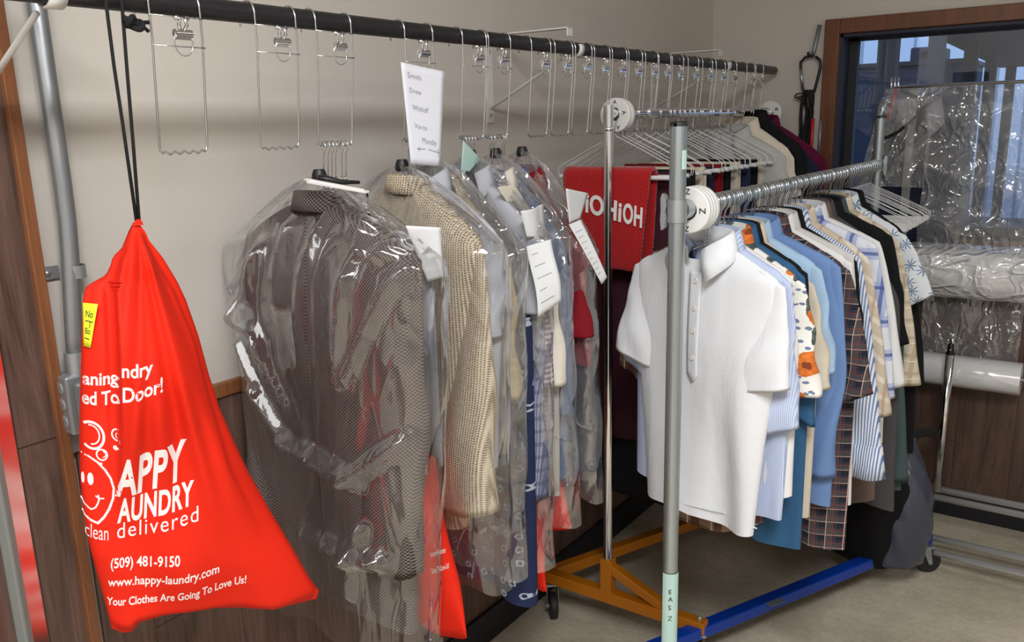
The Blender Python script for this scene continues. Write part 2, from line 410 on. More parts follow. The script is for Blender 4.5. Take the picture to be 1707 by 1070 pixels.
for (y0, y1, z0, z1) in ((WY1-0.045, WY1-0.012, WZ0, WZ1-0.012), (WY0+0.012, WY0+0.045, WZ0, WZ1), (WY0, WY1-0.012, WZ1-0.022, WZ1-0.012), (WY0, WY1-0.012, WZ0, WZ0+0.035)):
    b.box((0.125, (y0+y1)/2, (z0+z1)/2), (0.035, y1-y0, z1-z0))
b.build('sash', M['dark_trim'], wn, False)
b = MB(); b.box((0.128, (WY0+WY1)/2, (WZ0+WZ1)/2), (0.006, WY1-WY0-0.05, WZ1-WZ0-0.03)); b.build('pane', M['glass'], wn, False)

# ------------------------------------------------------------------ outside the window
def siding():
    n = NT('corrugated_siding'); v = n.coord(); X, Y, Z = n.xyz(v)
    fr = n.math('FRACT', n.math('DIVIDE', Y, 0.42))
    c = n.mix(n.math('LESS_THAN', fr, 0.12), srgb(206, 220, 232), srgb(150, 166, 184))
    return n.done(n.bsdf(c, 0.6))
M['siding'] = siding()
M['blue_dark'] = plain('dark_blue_cladding', srgb(24, 36, 56), 0.6, var=0.2, bscale=3)
M['post_dark'] = plain('dark_post', srgb(44, 42, 42), 0.7)
M['asphalt'] = plain('asphalt', srgb(70, 74, 80), 0.9)
b = MB(); b.box((20, 0, -0.15), (32, 60, 0.1)); struct('ground_outside', b, M['asphalt'])
def outb(px0, py0, px1, py1, X):
    a = at(px0, py0, 'x', X); c = at(px1, py1, 'x', X)
    return min(a[1], c[1]), max(a[1], c[1]), min(a[2], c[2]), max(a[2], c[2])
bd = empty('outside_building', (16, 0, -0.1))
y0, y1, z0, z1 = outb(1380, 60, 1760, 150, 16)
b = MB(); b.box((1.0, 3.0, 3.0), (2.0, 22, 6.0)); b.build('siding_wall', M['siding'], bd, False)
b = MB(); b.box((1.0, 3.0, 6.1), (2.6, 22.6, 0.25)); b.build('roof_edge', M['post_dark'], bd, False)
tag(bd, 'pale blue corrugated building seen through the window', 'building')
lo = empty('outside_shed', (12, 0, -0.1))
zt = at(1500, 108, 'x', 12)[2]+0.1
ya = at(1610, 110, 'x', 12)[1]; yb = at(1395, 110, 'x', 12)[1]
b = MB(); b.box((0.8, (ya+yb)/2, zt/2), (1.6, yb-ya, zt)); b.build('shed_wall', M['blue_dark'], lo, False, 0.02)
q = at(1538, 103, 'x', 12); b = MB(); b.box((0.5, q[1], zt+0.10), (0.7, 0.36, 0.22)); b.build('roof_unit', M['blue_dark'], lo, False, 0.02)
b = MB(); b.lathe([(0.001, 0), (0.07, 0), (0.07, 0.02), (0.05, 0.02), (0.05, 0.0)], (0.15, q[1], zt+0.10), (-1, 0, 0)); b.build('fan', M['post_dark'], lo)
b = MB(); b.box((0.8, (ya+yb)/2, zt+0.01), (1.7, yb-ya+0.1, 0.05)); b.build('roof', M['post_dark'], lo, False)
tag(lo, 'low dark blue shed with a boxy roof unit outside the window', 'shed')
# canopy: a roof running away from the window on a row of posts
CYL = 1.15
cn = empty('canopy', (4.2, CYL, -0.1))
PX = [(1481, 11), (1561, 10), (1619, 9), (1654, 8), (1688, 7)]
for px_, wp in PX:
    q = at(px_, 95, 'y', CYL); 
    if q[0] < 3.9: continue
    d = float((q-CAMP)@_f); wd = wp*2*d/F_PX
    b = MB(); b.box((q[0]-4.2, 0, 1.45), (wd*1.5, 0.1, 2.9)); b.build('post', M['post_dark'], cn, False)
q0 = at(1590, 58, 'y', CYL); q1 = at(1690, 112, 'y', CYL)
b = MB()
b.add([(q0[0]-4.2, 0.15, q0[2]+0.1), (q1[0]-4.2, 0.15, q1[2]+0.1), (q1[0]-4.2, 0.15, q1[2]+1.6), (q0[0]-4.2, 0.15, q0[2]+1.2),
       (q0[0]-4.2, -3.2, q0[2]+0.1), (q1[0]-4.2, -3.2, q1[2]+0.1), (q1[0]-4.2, -3.2, q1[2]+1.6), (q0[0]-4.2, -3.2, q0[2]+1.2)],
      [(0, 1, 2, 3), (4, 7, 6, 5), (0, 4, 5, 1), (1, 5, 6, 2), (2, 6, 7, 3), (3, 7, 4, 0)])
b.build('canopy_roof', M['post_dark'], cn, False)
tag(cn, 'dark canopy on a row of posts outside the window', 'canopy')

# ------------------------------------------------------------------ conduit and junction box, left
ct = empty('electrical_conduit', (0.730, WALL_Y, 1.2))
path = [(0.003, -0.03, 1.5), (0.003, -0.03, 0.32), (0.002, -0.03, 0.26), (-0.003, -0.032, 0.20), (-0.012, -0.035, 0.12), (-0.018, -0.036, 0.06), (-0.02, -0.036, 0.02)]
b = MB(); b.tube(path, 0.0148, 14); b.build('pipe', M['conduit'], ct)
b = MB(); b.tube([(-0.02, -0.036, 0.035), (-0.02, -0.036, -0.005)], 0.0185, 16); b.build('connector', M['zinc'], ct, True, 0, None, 30)
b = MB(); b.tube([(-0.018, -0.058, 0.015), (-0.018, -0.050, 0.015)], 0.005, 8); b.build('connector_screw', M['zinc'], ct)
st = MB(); st.lathe([(0.0172, -0.011), (0.0188, -0.011), (0.0188, 0.011), (0.0172, 0.011)], (0.001, -0.031, 0.172), (0, 0, 1), 18); st.box((-0.028, -0.004, 0.172), (0.03, 0.006, 0.022)); 
o = st.build('strap', M['zinc'], ct, True, 0, None, 30)
b = MB(); b.lathe([(0.001, 0.004), (0.005, 0.003), (0.006, 0)], (-0.033, -0.007, 0.172), (0, -1, 0), 10); b.build('strap_screw', M['zinc'], ct)
tag(ct, 'grey metal conduit pipe running down the wall into the junction box', 'pipe')
jb = empty('junction_box', (0.703, WALL_Y, 1.145))
b = MB(); b.box((0, -0.027, 0), (0.05, 0.05, 0.105)); b.build('box', M['zinc'], jb, False, 0.004)
b = MB(); b.box((0.006, -0.060, -0.006), (0.044, 0.016, 0.098)); b.build('cover', M['conduit'], jb, False, 0.007)
for z in (0.03, 0.0, -0.03):
    b = MB(); b.lathe([(0.001, 0.0015), (0.0105, 0.0015), (0.012, 0)], (-0.0255, -0.03, z), (-1, 0, 0), 14); b.build('knockout', M['zinc'], jb)
b = MB(); b.lathe([(0.001, 0.003), (0.005, 0.003), (0.006, 0)], (0.006, -0.0685, 0.038), (0, -1, 0), 10); b.build('cover_screw', M['zinc'], jb)
b = MB(); b.box((0.004, -0.012, -0.075), (0.05, 0.014, 0.04)); b.build('mounting_plate', M['conduit'], jb, False, 0.002)
tag(jb, 'small metal electrical box under the conduit, beside the orange bag', 'electrical box')
# brushed metal door edge at the far left
a1 = radians(42)
M['grey_seal'] = plain('grey_seal', srgb(120, 122, 118), 0.6)
P0 = on_plane(83, 1070, (0.40, 1.0, 0), (cos(a1), -sin(a1), 0))
sd = empty('steel_door', (P0[0], P0[1], 0.0), pi/2-a1)      # local x runs along the door, to the right
sd.rotation_euler = (0, 0, math.atan2(cos(a1), sin(a1)))
b = MB(); b.box((-0.026, 0.0125, 0.95), (0.052, 0.025, 1.88)); b.build('face', M['metal_strip'], sd, False, 0.002)
b = MB(); b.box((-0.062, 0.0125, 0.95), (0.020, 0.031, 1.88)); b.build('edge_strip', M['grey_seal'], sd, False, 0.003)
b = MB(); b.box((-0.172, 0.016, 0.95), (0.20, 0.018, 1.88)); b.build('inner_panel', M['plank'], sd, False, 0.002)
tag(sd, 'narrow shiny steel door edge reflecting red, beside the plank panel', 'door panel')

# ------------------------------------------------------------------ black rail with its brackets
RY, RZ, RR = 1.19, 1.788, 0.0167
rl = empty('clothes_rail', (0, RY, RZ))
b = MB(); b.tube([(0.30, 0, 0), (3.565, 0, 0), (3.575, 0, 0)], [RR, RR, RR*0.8], 20); b.build('pole', M['black_pipe'], rl, True, 0, None, 40)
tag(rl, 'long black metal pole hung with wire loops, along the pale wall', 'clothes rail')
def bracket(x, label):
    e = empty('rail_bracket', (x, WALL_Y, 0))
    b = MB(); b.box((0, -0.002, 1.725), (0.030, 0.004, 0.24)); b.build('wall_leg', M['white_paint'], e, False, 0.001)
    b = MB(); b.box((0, -0.135, 1.842), (0.026, 0.27, 0.004)); b.box((0, -0.268, 1.832), (0.026, 0.004, 0.022)); b.build('arm', M['white_paint'], e, False, 0.001)
    b = MB(); b.tube([(0, -0.004, 1.645), (0, -0.24, 1.765)], 0.0045, 8); b.build('brace', M['white_paint'], e)
    hk = [(0, RY-WALL_Y+0.0195*cos(t), RZ+0.0195*sin(t)) for t in np.linspace(radians(150), radians(380), 14)]
    b = MB(); b.loft([[(p[0]-0.012, p[1], p[2]), (p[0]+0.012, p[1], p[2])] for p in hk], False); o = b.build('rail_clip', M['white_plastic'], e)
    md = o.modifiers.new('thickness', 'SOLIDIFY'); md.thickness = 0.003
    for z in (1.628, 1.80):
        b = MB(); b.lathe([(0.0005, 0.002), (0.004, 0.002), (0.005, 0)], (0, -0.004, z), (0, -1, 0), 10); b.build('screw', M['zinc'], e)
    return tag(e, label, 'bracket', 'white shelf brackets holding the black rail')
bracket(0.625, 'white shelf bracket above the conduit, at the left end of the black rail')
bracket(1.985, 'white shelf bracket behind the middle of the black rail')
bracket(3.03, 'white shelf bracket near the far end of the black rail')

# ------------------------------------------------------------------ wire garment loops with clips
LW, LH = 0.085, 0.218
def make_loop():
    e = empty('garment_loop', (0, 0, 0))
    r = RR+0.0022
    def side(x):
        back = [(x, r, -0.020), (x, r, 0.0)]
        top = [(x, r*cos(t), r*sin(t)) for t in np.linspace(0.2, pi-0.1, 9)]
        front = [(x, -r, -0.002), (x, -r, -0.05), (x*0.99, -r*0.6, -0.13), (x*0.98, -0.004, -LH+0.010)]
        return back+top+front
    L = side(-LW/2); R = side(LW/2)
    bot = [(-LW/2*0.95, -0.003, -LH+0.003)]
    for i in range(25):
        u = i/24; bot.append(((-LW/2+0.006)+(LW-0.012)*u, -0.003, -LH+0.0022*sin(u*2*pi*4.5)))
    bot.append((LW/2*0.95, -0.003, -LH+0.003))
    b = MB(); b.tube(L+bot+R[::-1], 0.0017, 7); b.build('wire_frame', M['wire'], e)
    b = MB(); b.tube([(-LW/2-0.003, -r-0.002, -0.0195), (LW/2+0.003, -r-0.002, -0.0195)], 0.001, 6)
    b.tube([(-LW/2-0.003, -r-0.0015, -0.062), (LW/2+0.003, -r-0.0015, -0.062)], 0.001, 6); b.build('cross_wire', M['wire'], e)
    c = empty('clip', (0, 0, 0)); c.parent = e
    b = MB(); b.lathe([(0.0015, -0.014), (0.0062, -0.014), (0.0062, 0.014), (0.0015, 0.014)], (0.004, -r-0.008, -0.044), (1, 0, 0), 14)
    b.box((0.004, -r-0.008, -0.0505), (0.028, 0.003, 0.005)); b.build('barrel', M['chrome'], c, True, 0, None, 35)
    b = MB()
    for s in (-1, 1):
        b.tube([(0.004+s*0.003, -r-0.007, -0.040), (0.004+s*0.007, -r-0.010, -0.031), (0.004+s*0.004, -r-0.011, -0.024), (0.004+s*0.0095, -r-0.008, -0.020)], [0.0025, 0.0030, 0.0020, 0.0026], 7)
        b.lathe([(0.0004, 0.002), (0.0038, 0.002), (0.0038, -0.002), (0.0004, -0.002)], (0.004+s*0.0085, -r-0.008, -0.022), (0, 1, 0), 10)
    b.build('clip_ear', M['chrome'], c)
    b = MB(); b.tube([(-0.010, -r-0.009, -0.040), (-0.012, -r-0.009, -0.054)]+[(0.003+0.015*cos(t), -r-0.009, -0.060+0.016*sin(t)) for t in np.linspace(pi, 2*pi, 12)]+[(0.018, -r-0.009, -0.054), (0.016, -r-0.009, -0.042)], 0.0009, 6); b.build('clip_ring', M['wire'], c)
    return e
loop0 = make_loop()
# (x of the middle on the rail)
LX = [0.797, 0.985, 1.115, 1.345, 1.528, 1.621]
for pxm in (892, 930, 963, 994, 1023, 1050, 1077, 1099, 1121, 1147, 1171, 1193, 1213, 1244, 1259):
    LX.append(float(at(pxm, 108, 'y', RY)[0]))
EXTRA = {2: 'above the brown jacket', 3: 'with the white note', 4: 'with the mint paper', 5: 'just right of the mint paper'}
for i, x in enumerate(LX):
    o = loop0 if i == 0 else copy_tree(loop0)
    o.location = (x, RY, RZ+RR-0.0167)
    tag(o, '%s wire loop from the left on the rail%s' % (ORD[i], ', '+EXTRA[i] if i in EXTRA else ', empty'), 'garment loop', 'wire garment loops hung on the black rail')

# ------------------------------------------------------------------ paper note on the fourth loop
def flat_sheet(name, mat, corners, nx=10, ny=14, curl=None, parent=None, thick=0.0004):
    """corners BL, BR, TR, TL in world metres; curl(u,v) pushes along the normal"""
    BL, BR, TR, TL = [np.array(c, float) for c in corners]
    nrm = np.cross(BR-BL, TL-BL); nrm /= np.linalg.norm(nrm)
    def S(u, v):
        p = (1-u)*(1-v)*BL+u*(1-v)*BR+u*v*TR+(1-u)*v*TL
        return p+nrm*(curl(u, v) if curl else 0)
    b = MB(); b.loft([[S(i/nx, j/ny) for i in range(nx+1)] for j in range(ny+1)], False)
    o = b.build(name, mat, parent)
    md = o.modifiers.new('thickness', 'SOLIDIFY'); md.thickness = thick; md.offset = 0
    return o, S, nrm
def write(name, s, S, nrm, u0, v0, wu, hv, mat, parent, eps=0.0006, bold=0.0, slope=0.0, italic=0.0, sp=1.0):
    """text on a sheet: baseline starts at (u0,v0), total width wu, cap height hv (both in sheet units)"""
    vs, fs = text_mesh(s, bold, sp)
    if not vs: return
    W = max(p[0] for p in vs); x0 = min(p[0] for p in vs)
    P = []
    for x, y in vs:
        u = u0+(x-x0)/(W-x0)*wu+italic*y/CAPH*hv; v = v0+y/CAPH*hv+slope*(u-u0)
        P.append(S(u, v)+nrm*eps)
    b = MB(); b.add(P, fs); return b.build(name, mat, parent, False)
def stroke(b, pts, wd, S, nrm, eps):
    """a pen line on a sheet given in sheet units"""
    P = [S(u, v)+nrm*eps for u, v in pts]
    rings = []
    for i, p in enumerate(P):
        t = P[min(i+1, len(P)-1)]-P[max(i-1, 0)]; t = t/np.linalg.norm(t); s = np.cross(nrm, t)
        rings.append([p-s*wd/2, p+s*wd/2])
    b.loft(rings, False)
NY = RY-0.030
cs = [at(685, 273, 'y', NY), at(731, 277, 'y', NY-0.01), at(739.5, 119.5, 'y', NY-0.012), at(668, 103.5, 'y', NY)]
note, S, nr = flat_sheet('paper_note', M['paper'], cs, curl=lambda u, v: 0.004*sin(u*2.6)*(1-v)+0.003*u*u)
if nr[1] > 0: nr = -nr
for s, u0, v0, wu, hv in (('Smith', 0.13, 0.865, 0.31, 0.055), ('Drew', 0.15, 0.72, 0.28, 0.05), ('Whithoff', 0.18, 0.55, 0.42, 0.055), ('Varos', 0.20, 0.37, 0.35, 0.05), ('Monday', 0.40, 0.225, 0.44, 0.06)):
    write('handwriting', s, S, nr, u0, v0, wu, hv, M['pencil'], note, 0.0008, -0.012, -0.03)
b = MB()
stroke(b, [(0.48, 0.165), (0.25, 0.16)], 0.0011, S, nr, 0.0008); stroke(b, [(0.31, 0.18), (0.24, 0.16), (0.30, 0.14)], 0.0011, S, nr, 0.0008)
stroke(b, [(0.58, 0.165), (0.93, 0.14)], 0.0011, S, nr, 0.0008); stroke(b, [(0.86, 0.175), (0.94, 0.14), (0.90, 0.10)], 0.0011, S, nr, 0.0008)
b.build('arrow', M['pencil'], note, False)
tag(note, 'white paper note with handwritten names and arrows hung on the fourth wire loop', 'note')

# ------------------------------------------------------------------ orange laundry bag
M['bag'] = plain('orange_bag_cloth', srgb(226, 38, 14), 0.72, spec=0.25, bump=0.25, bscale=30)
BP = np.array([0.665, 1.175, 1.1]); BN = np.array([-0.45, -0.893, 0.0])
def bagpt(px, py, d=0.0): return on_plane(px, py, BP, BN)+BN*d
LB = [(372, 224), (385, 217), (400, 210), (415, 204), (430, 188), (445, 184), (462, 176), (474, 152), (482, 142), (500, 138), (560, 136), (640, 134), (720, 132), (790, 133), (850, 138), (905, 148), (960, 163), (1010, 177), (1046, 186)]
RB = [(372, 231), (385, 241), (400, 248), (430, 272), (470, 296), (500, 310), (560, 331), (620, 347), (680, 366), (740, 392), (790, 416), (850, 450), (910, 486), (960, 514), (984, 531)]
def bag_left(py): return interp(py, LB)
def bag_right(py): return interp(py, RB)
def bag_fold(py): return interp(py, [(380, 221), (430, 200), (470, 189), (560, 192), (700, 195), (850, 192), (1000, 190)])
def bag_depth(px, py):
    l, r = interp(py, [(372, 224), (410, 200), (450, 172), (500, 144), (560, 136), (640, 134), (790, 133), (850, 138), (905, 148), (960, 163), (1010, 177), (1040, 185)]), bag_right(min(py, 984)); s = min(1, max(0, (px-l)/max(r-l, 1)))
    k = smooth(372, 620, py)*(1-0.55*smooth(900, 1040, py))
    d = 0.012+0.055*k*(4*s*(1-s))**0.55
    g = smooth(374, 440, py)
    f0 = bag_fold(py); a = (1-smooth(640, 860, py))*g
    d += a*0.030*(smooth(f0-3, f0+3, px)*exp(-max(px-f0, 0)/60.0)) - a*0.010*exp(-((px-f0+10)/9.0)**2)
    # soft pleats fanning out of the gathered neck
    for x1, amp, wd in ((215, 0.016, 16), (262, 0.018, 20), (318, 0.020, 16), (350, 0.010, 15)):
        xx = 228+(x1-228)*((py-372)/300.0)*0.85
        fade = g*(1-smooth(620, 900, py))
        d += 1.5*amp*fade*exp(-((px-xx)/(wd*(0.25+0.75*smooth(372, 620, py))))**2)
    xx = interp(py, [(400, 236), (480, 285), (560, 318), (640, 338), (760, 372), (860, 420)])
    d += 0.012*g*(1-smooth(720, 900, py))*smooth(xx-4, xx+5, px)*-1
    d += 0.005*sin(px*0.031+py*0.012)*smooth(600, 760, py)+0.004*sin(px*0.05-py*0.021)*smooth(700, 900, py)
    return d
bg_ = empty('laundry_bag', (0.66, 1.175, 0.85))
inv = Matrix.Translation(-Vector(bg_.location))
NR, NS = 110, 100
BOT = [(0.0, 186, 1046), (0.06, 205, 1054), (0.10, 220, 1052), (0.14, 232, 1037), (0.25, 270, 1026), (0.40, 335, 1013), (0.60, 400, 1012), (0.78, 455, 1016), (0.88, 492, 1006), (0.97, 527, 997), (1.0, 531, 984)]
def bag_uv(t, s):
    pl = 372+(1046-372)*t; pr = 372+(984-372)*t
    x = (1-s)*bag_left(pl)+s*bag_right(pr); y = (1-s)*pl+s*pr
    k = t**6
    bx = float(np.interp(s, [p[0] for p in BOT], [p[1] for p in BOT])); by = float(np.interp(s, [p[0] for p in BOT], [p[2] for p in BOT]))
    x0 = (1-s)*186+s*531; y0 = (1-s)*1046+s*984
    return x+(bx-x0)*k, y+(by-y0)*k
def bag_sides(t, s):
    x, y = bag_uv(t, s); e = 1-smooth(0.965, 1.0, t)
    e *= smooth(0.0, 0.012, s)*smooth(0.0, 0.012, 1-s)*0.9+0.1 if t > 0.03 else 1
    return bagpt(x, y, bag_depth(x, y)*max(e, 0.0)+0.001), bagpt(x, y, -(0.010+0.6*bag_depth(x, y))*max(e, 0.0)-0.001)
b = MB(); rings = []
for i in range(NR+1):
    t = (i/NR)
    fr = [bag_sides(t, k/NS) for k in range(NS+1)]
    rings.append([p[0] for p in fr]+[p[1] for p in fr[::-1]])
b.loft(rings, True)
o = b.build('bag_body', M['bag'], bg_); o.data.transform(inv)
# gathered neck
b = MB(); rings = []
for i in range(9):
    py = 374-i*1.2; c = bagpt(228+i*0.2, py, 0.012); rr = 0.0065-0.0005*i
    u_ = np.array([0.893, -0.45, 0]); ring = []
    for k in range(28):
        a_ = 2*pi*k/28; q = rr*(1+0.28*sin(a_*7))
        ring.append(c+u_*q*cos(a_)+BN*q*sin(a_))
    rings.append(ring)
b.loft(rings, True, (False, True)); o = b.build('gathered_neck', M['bag'], bg_); o.data.transform(inv)
# cords up to the rail
b = MB()
top1 = np.array([0.622, RY-RR-0.004, RZ-0.004]); 
b.tube([at(228, 372, 'y', 1.165), at(205, 210, 'y', 1.166), at(190, 110, 'y', 1.168), at(178, 15, 'y', RY-RR-0.005), at(176, -8, 'y', RY-RR-0.004), at(177, -20, 'y', RY-0.002), at(178, -12, 'y', RY+RR+0.004)], 0.0025, 8)
b.tube([at(232, 370, 'y', 1.163), at(222, 240, 'y', 1.164), at(212, 120, 'y', 1.166), at(205, 30, 'y', RY-RR-0.006), at(203, 2, 'y', RY-RR-0.005), at(203, -14, 'y', RY-0.002), at(204, -4, 'y', RY+RR+0.004)], 0.0025, 8)
o = b.build('cord', M['black_cord'], bg_); o.data.transform(inv)
b = MB(); K = at(224, 39, 'y', RY-RR-0.012)
kp = [K+0.008*np.array([cos(a_)*1.3, 0.7*sin(2*a_), 0.8*sin(a_)+0.3*cos(3*a_)]) for a_ in np.linspace(0, 4*pi, 40)]
b.tube(kp, 0.0042, 8); b.tube([K, K+np.array([0.012, 0, 0.002]), K+np.array([0.022, -0.002, 0.003])], 0.0028, 8); b.tube([K, K+np.array([0.012, 0, -0.003]), K+np.array([0.020, -0.002, -0.010])], 0.0028, 8)
b.tube([at(206, 30, 'y', RY-RR-0.012), K], 0.005, 8)
o = b.build('knot', M['black_cord'], bg_); o.data.transform(inv)
# the printing, laid on the cloth
def bag_map(px, py, eps=0.0012): return bagpt(px, py, bag_depth(px, py)+eps)
def subdiv(mesh_o, cuts, maxlen):
    bm = bmesh.new(); bm.from_mesh(mesh_o.data)
    for _ in range(cuts):
        es = [e for e in bm.edges if e.calc_length() > maxlen]
        if not es: break
        bmesh.ops.subdivide_edges(bm, edges=es, cuts=1); bmesh.ops.triangulate(bm, faces=[f for f in bm.faces if len(f.verts) > 3])
    bm.to_mesh(mesh_o.data); bm.free()
def bag_flat(name, vs, fs):
    """vs in photo pixels on the bag's front -> mesh on the cloth"""
    me = bpy.data.meshes.new(name); me.from_pydata([(x, y, 0) for x, y in vs], [], fs); me.materials.append(M['white_print'])
    o = bpy.data.objects.new(name, me); COL.objects.link(o)
    subdiv(o, 4, 7.0)
    for v in me.vertices:
        p = bag_map(v.co.x, v.co.y); v.co = Vector(p)-Vector(bg_.location)
    o.parent = bg_
    return o
def bag_text(s, p0, p1, cap, bold=0.0, up=(0.0, -1.0), cap1=None, sp=1.0):
    vs, fs = text_mesh(s, bold, sp); x0 = min(p[0] for p in vs); x1 = max(p[0] for p in vs); out = []
    for x, y in vs:
        t = (x-x0)/(x1-x0); c = cap if cap1 is None else cap+(cap1-cap)*t; h = y/CAPH*c
        out.append((p0[0]+(p1[0]-p0[0])*t+up[0]*h, p0[1]+(p1[1]-p0[1])*t+up[1]*h))
    return bag_flat('lettering', out, fs)
def ribbon(pts, wd, closed=False):
    pts = [np.array(p, float) for p in pts]; n = len(pts); vs = []; fs = []
    for i in range(n):
        a_ = pts[(i-1) % n] if closed or i else pts[0]; c_ = pts[(i+1) % n] if closed or i < n-1 else pts[-1]
        t = c_-a_; t /= np.linalg.norm(t); s_ = np.array([-t[1], t[0]])
        w_ = wd[i] if hasattr(wd, '__len__') else wd
        vs += [tuple(pts[i]+s_*w_/2), tuple(pts[i]-s_*w_/2)]
    for i in range(n if closed else n-1):
        j = (i+1) % n; fs.append((2*i, 2*i+1, 2*j+1, 2*j))
    return vs, fs
def ell(cx, cy, rx, ry, a0=0, a1=2*pi, n=36, rot=0.0):
    return [(cx+rx*cos(t)*cos(rot)-ry*sin(t)*sin(rot), cy+rx*cos(t)*sin(rot)+ry*sin(t)*cos(rot)) for t in np.linspace(a0, a1, n)]
bag_text('aning', (137, 632), (193, 623), 20, 0.022)
bag_text('ed To', (136, 664), (194, 655), 21, 0.022)
bag_text('ndry', (196, 604), (243, 594), 20, 0.022)
bag_text('Door!', (197, 642), (259, 623), 22, 0.022)
bag_text('APPY', (188, 803), (298, 770), 63, 0.03, (0.03, -1.0), 62, 1.06)
bag_text('AUNDRY', (192, 850), (312, 813), 42, 0.03, (0.02, -1.0), 38, 1.05)
bag_text('clean', (141, 881), (178, 881), 25, -0.004)
bag_text('delivered', (192, 878), (320, 840), 27, -0.002, (0, -1), 25, 1.15)
bag_text('(509) 481-9150', (182, 929), (290, 909), 17, 0.018)
bag_text('www.happy-laundry.com', (178, 963), (355, 927), 15, 0.016)
bag_text('Your Clothes Are Going To Love Us!', (177, 999), (400, 948), 14, 0.016)
for pts, wd, cl in ((ell(151, 711, 19, 21, -2.3, 2.2), 4, False), (ell(150, 710, 13, 15, -1.9, 1.6), 2.2, False), (ell(167, 739, 8.5, 8.5), 2.4, True), (ell(168, 738, 5, 5, -1.5, 1.5), 1.5, False),
                    (ell(192, 705, 9, 9, 1.3, 4.9), 2.4, False), (ell(194, 706, 5, 5, 1.5, 4.6), 1.4, False),
                    ([(134, 745), (146, 746), (160, 752), (172, 763), (181, 777), (186, 793), (185, 810), (179, 828), (171, 842), (161, 853), (150, 850), (141, 845), (136, 838)], [2.5, 3, 3.5, 3.5, 3.5, 3.5, 3.5, 4, 4, 4.5, 4, 3, 2.5], False),
                    ([(134, 818), (140, 826), (150, 832), (157, 828), (161, 820), (163, 812), (161, 806)], 2.6, False), ([(157, 808), (162, 812), (171, 811)], 2.2, False)):
    vs, fs = ribbon(pts, wd, cl); bag_flat('logo', vs, fs)
for cx_, cy_, rx, ry in ((149, 782, 4.8, 10), (137, 784, 2.6, 9), (189, 726, 4.2, 3.8), (165, 754, 2.8, 2.3)):
    pts = ell(cx_, cy_, rx, ry, 0, 2*pi, 21)[:-1]; bag_flat('logo', [(cx_, cy_)]+pts, [(0, 1+i, 1+(i+1) % 20) for i in range(20)])
tag(bg_, 'orange drawstring laundry bag with white printing hanging from two black cords', 'laundry bag')
# yellow slip tucked on it
ys = [bagpt(138, 569, 0.030), bagpt(149, 570, 0.040), bagpt(161, 499, 0.040), bagpt(137, 499, 0.028)]
yn, S, nr = flat_sheet('yellow_note', M['yellow'], ys, 4, 6)
if nr@BN < 0: nr = -nr
write('handwriting', 'No', S, nr, 0.25, 0.68, 0.55, 0.16, M['black_ink'], yn, 0.0008)
write('handwriting', 'J', S, nr, 0.55, 0.47, 0.12, 0.10, M['black_ink'], yn, 0.0008)
write('handwriting', 'Bo', S, nr, 0.25, 0.30, 0.50, 0.14, M['black_ink'], yn, 0.0008)
for pl in ([(0.22, 0.60), (0.9, 0.58)], [(0.22, 0.20), (0.75, 0.18)]):
    b = MB(); stroke(b, pl, 0.0014, S, nr, 0.0008); b.build('pen_line', M['black_ink'], yn, False)
tag(yn, 'yellow paper slip with black handwriting tucked against the orange laundry bag', 'note')
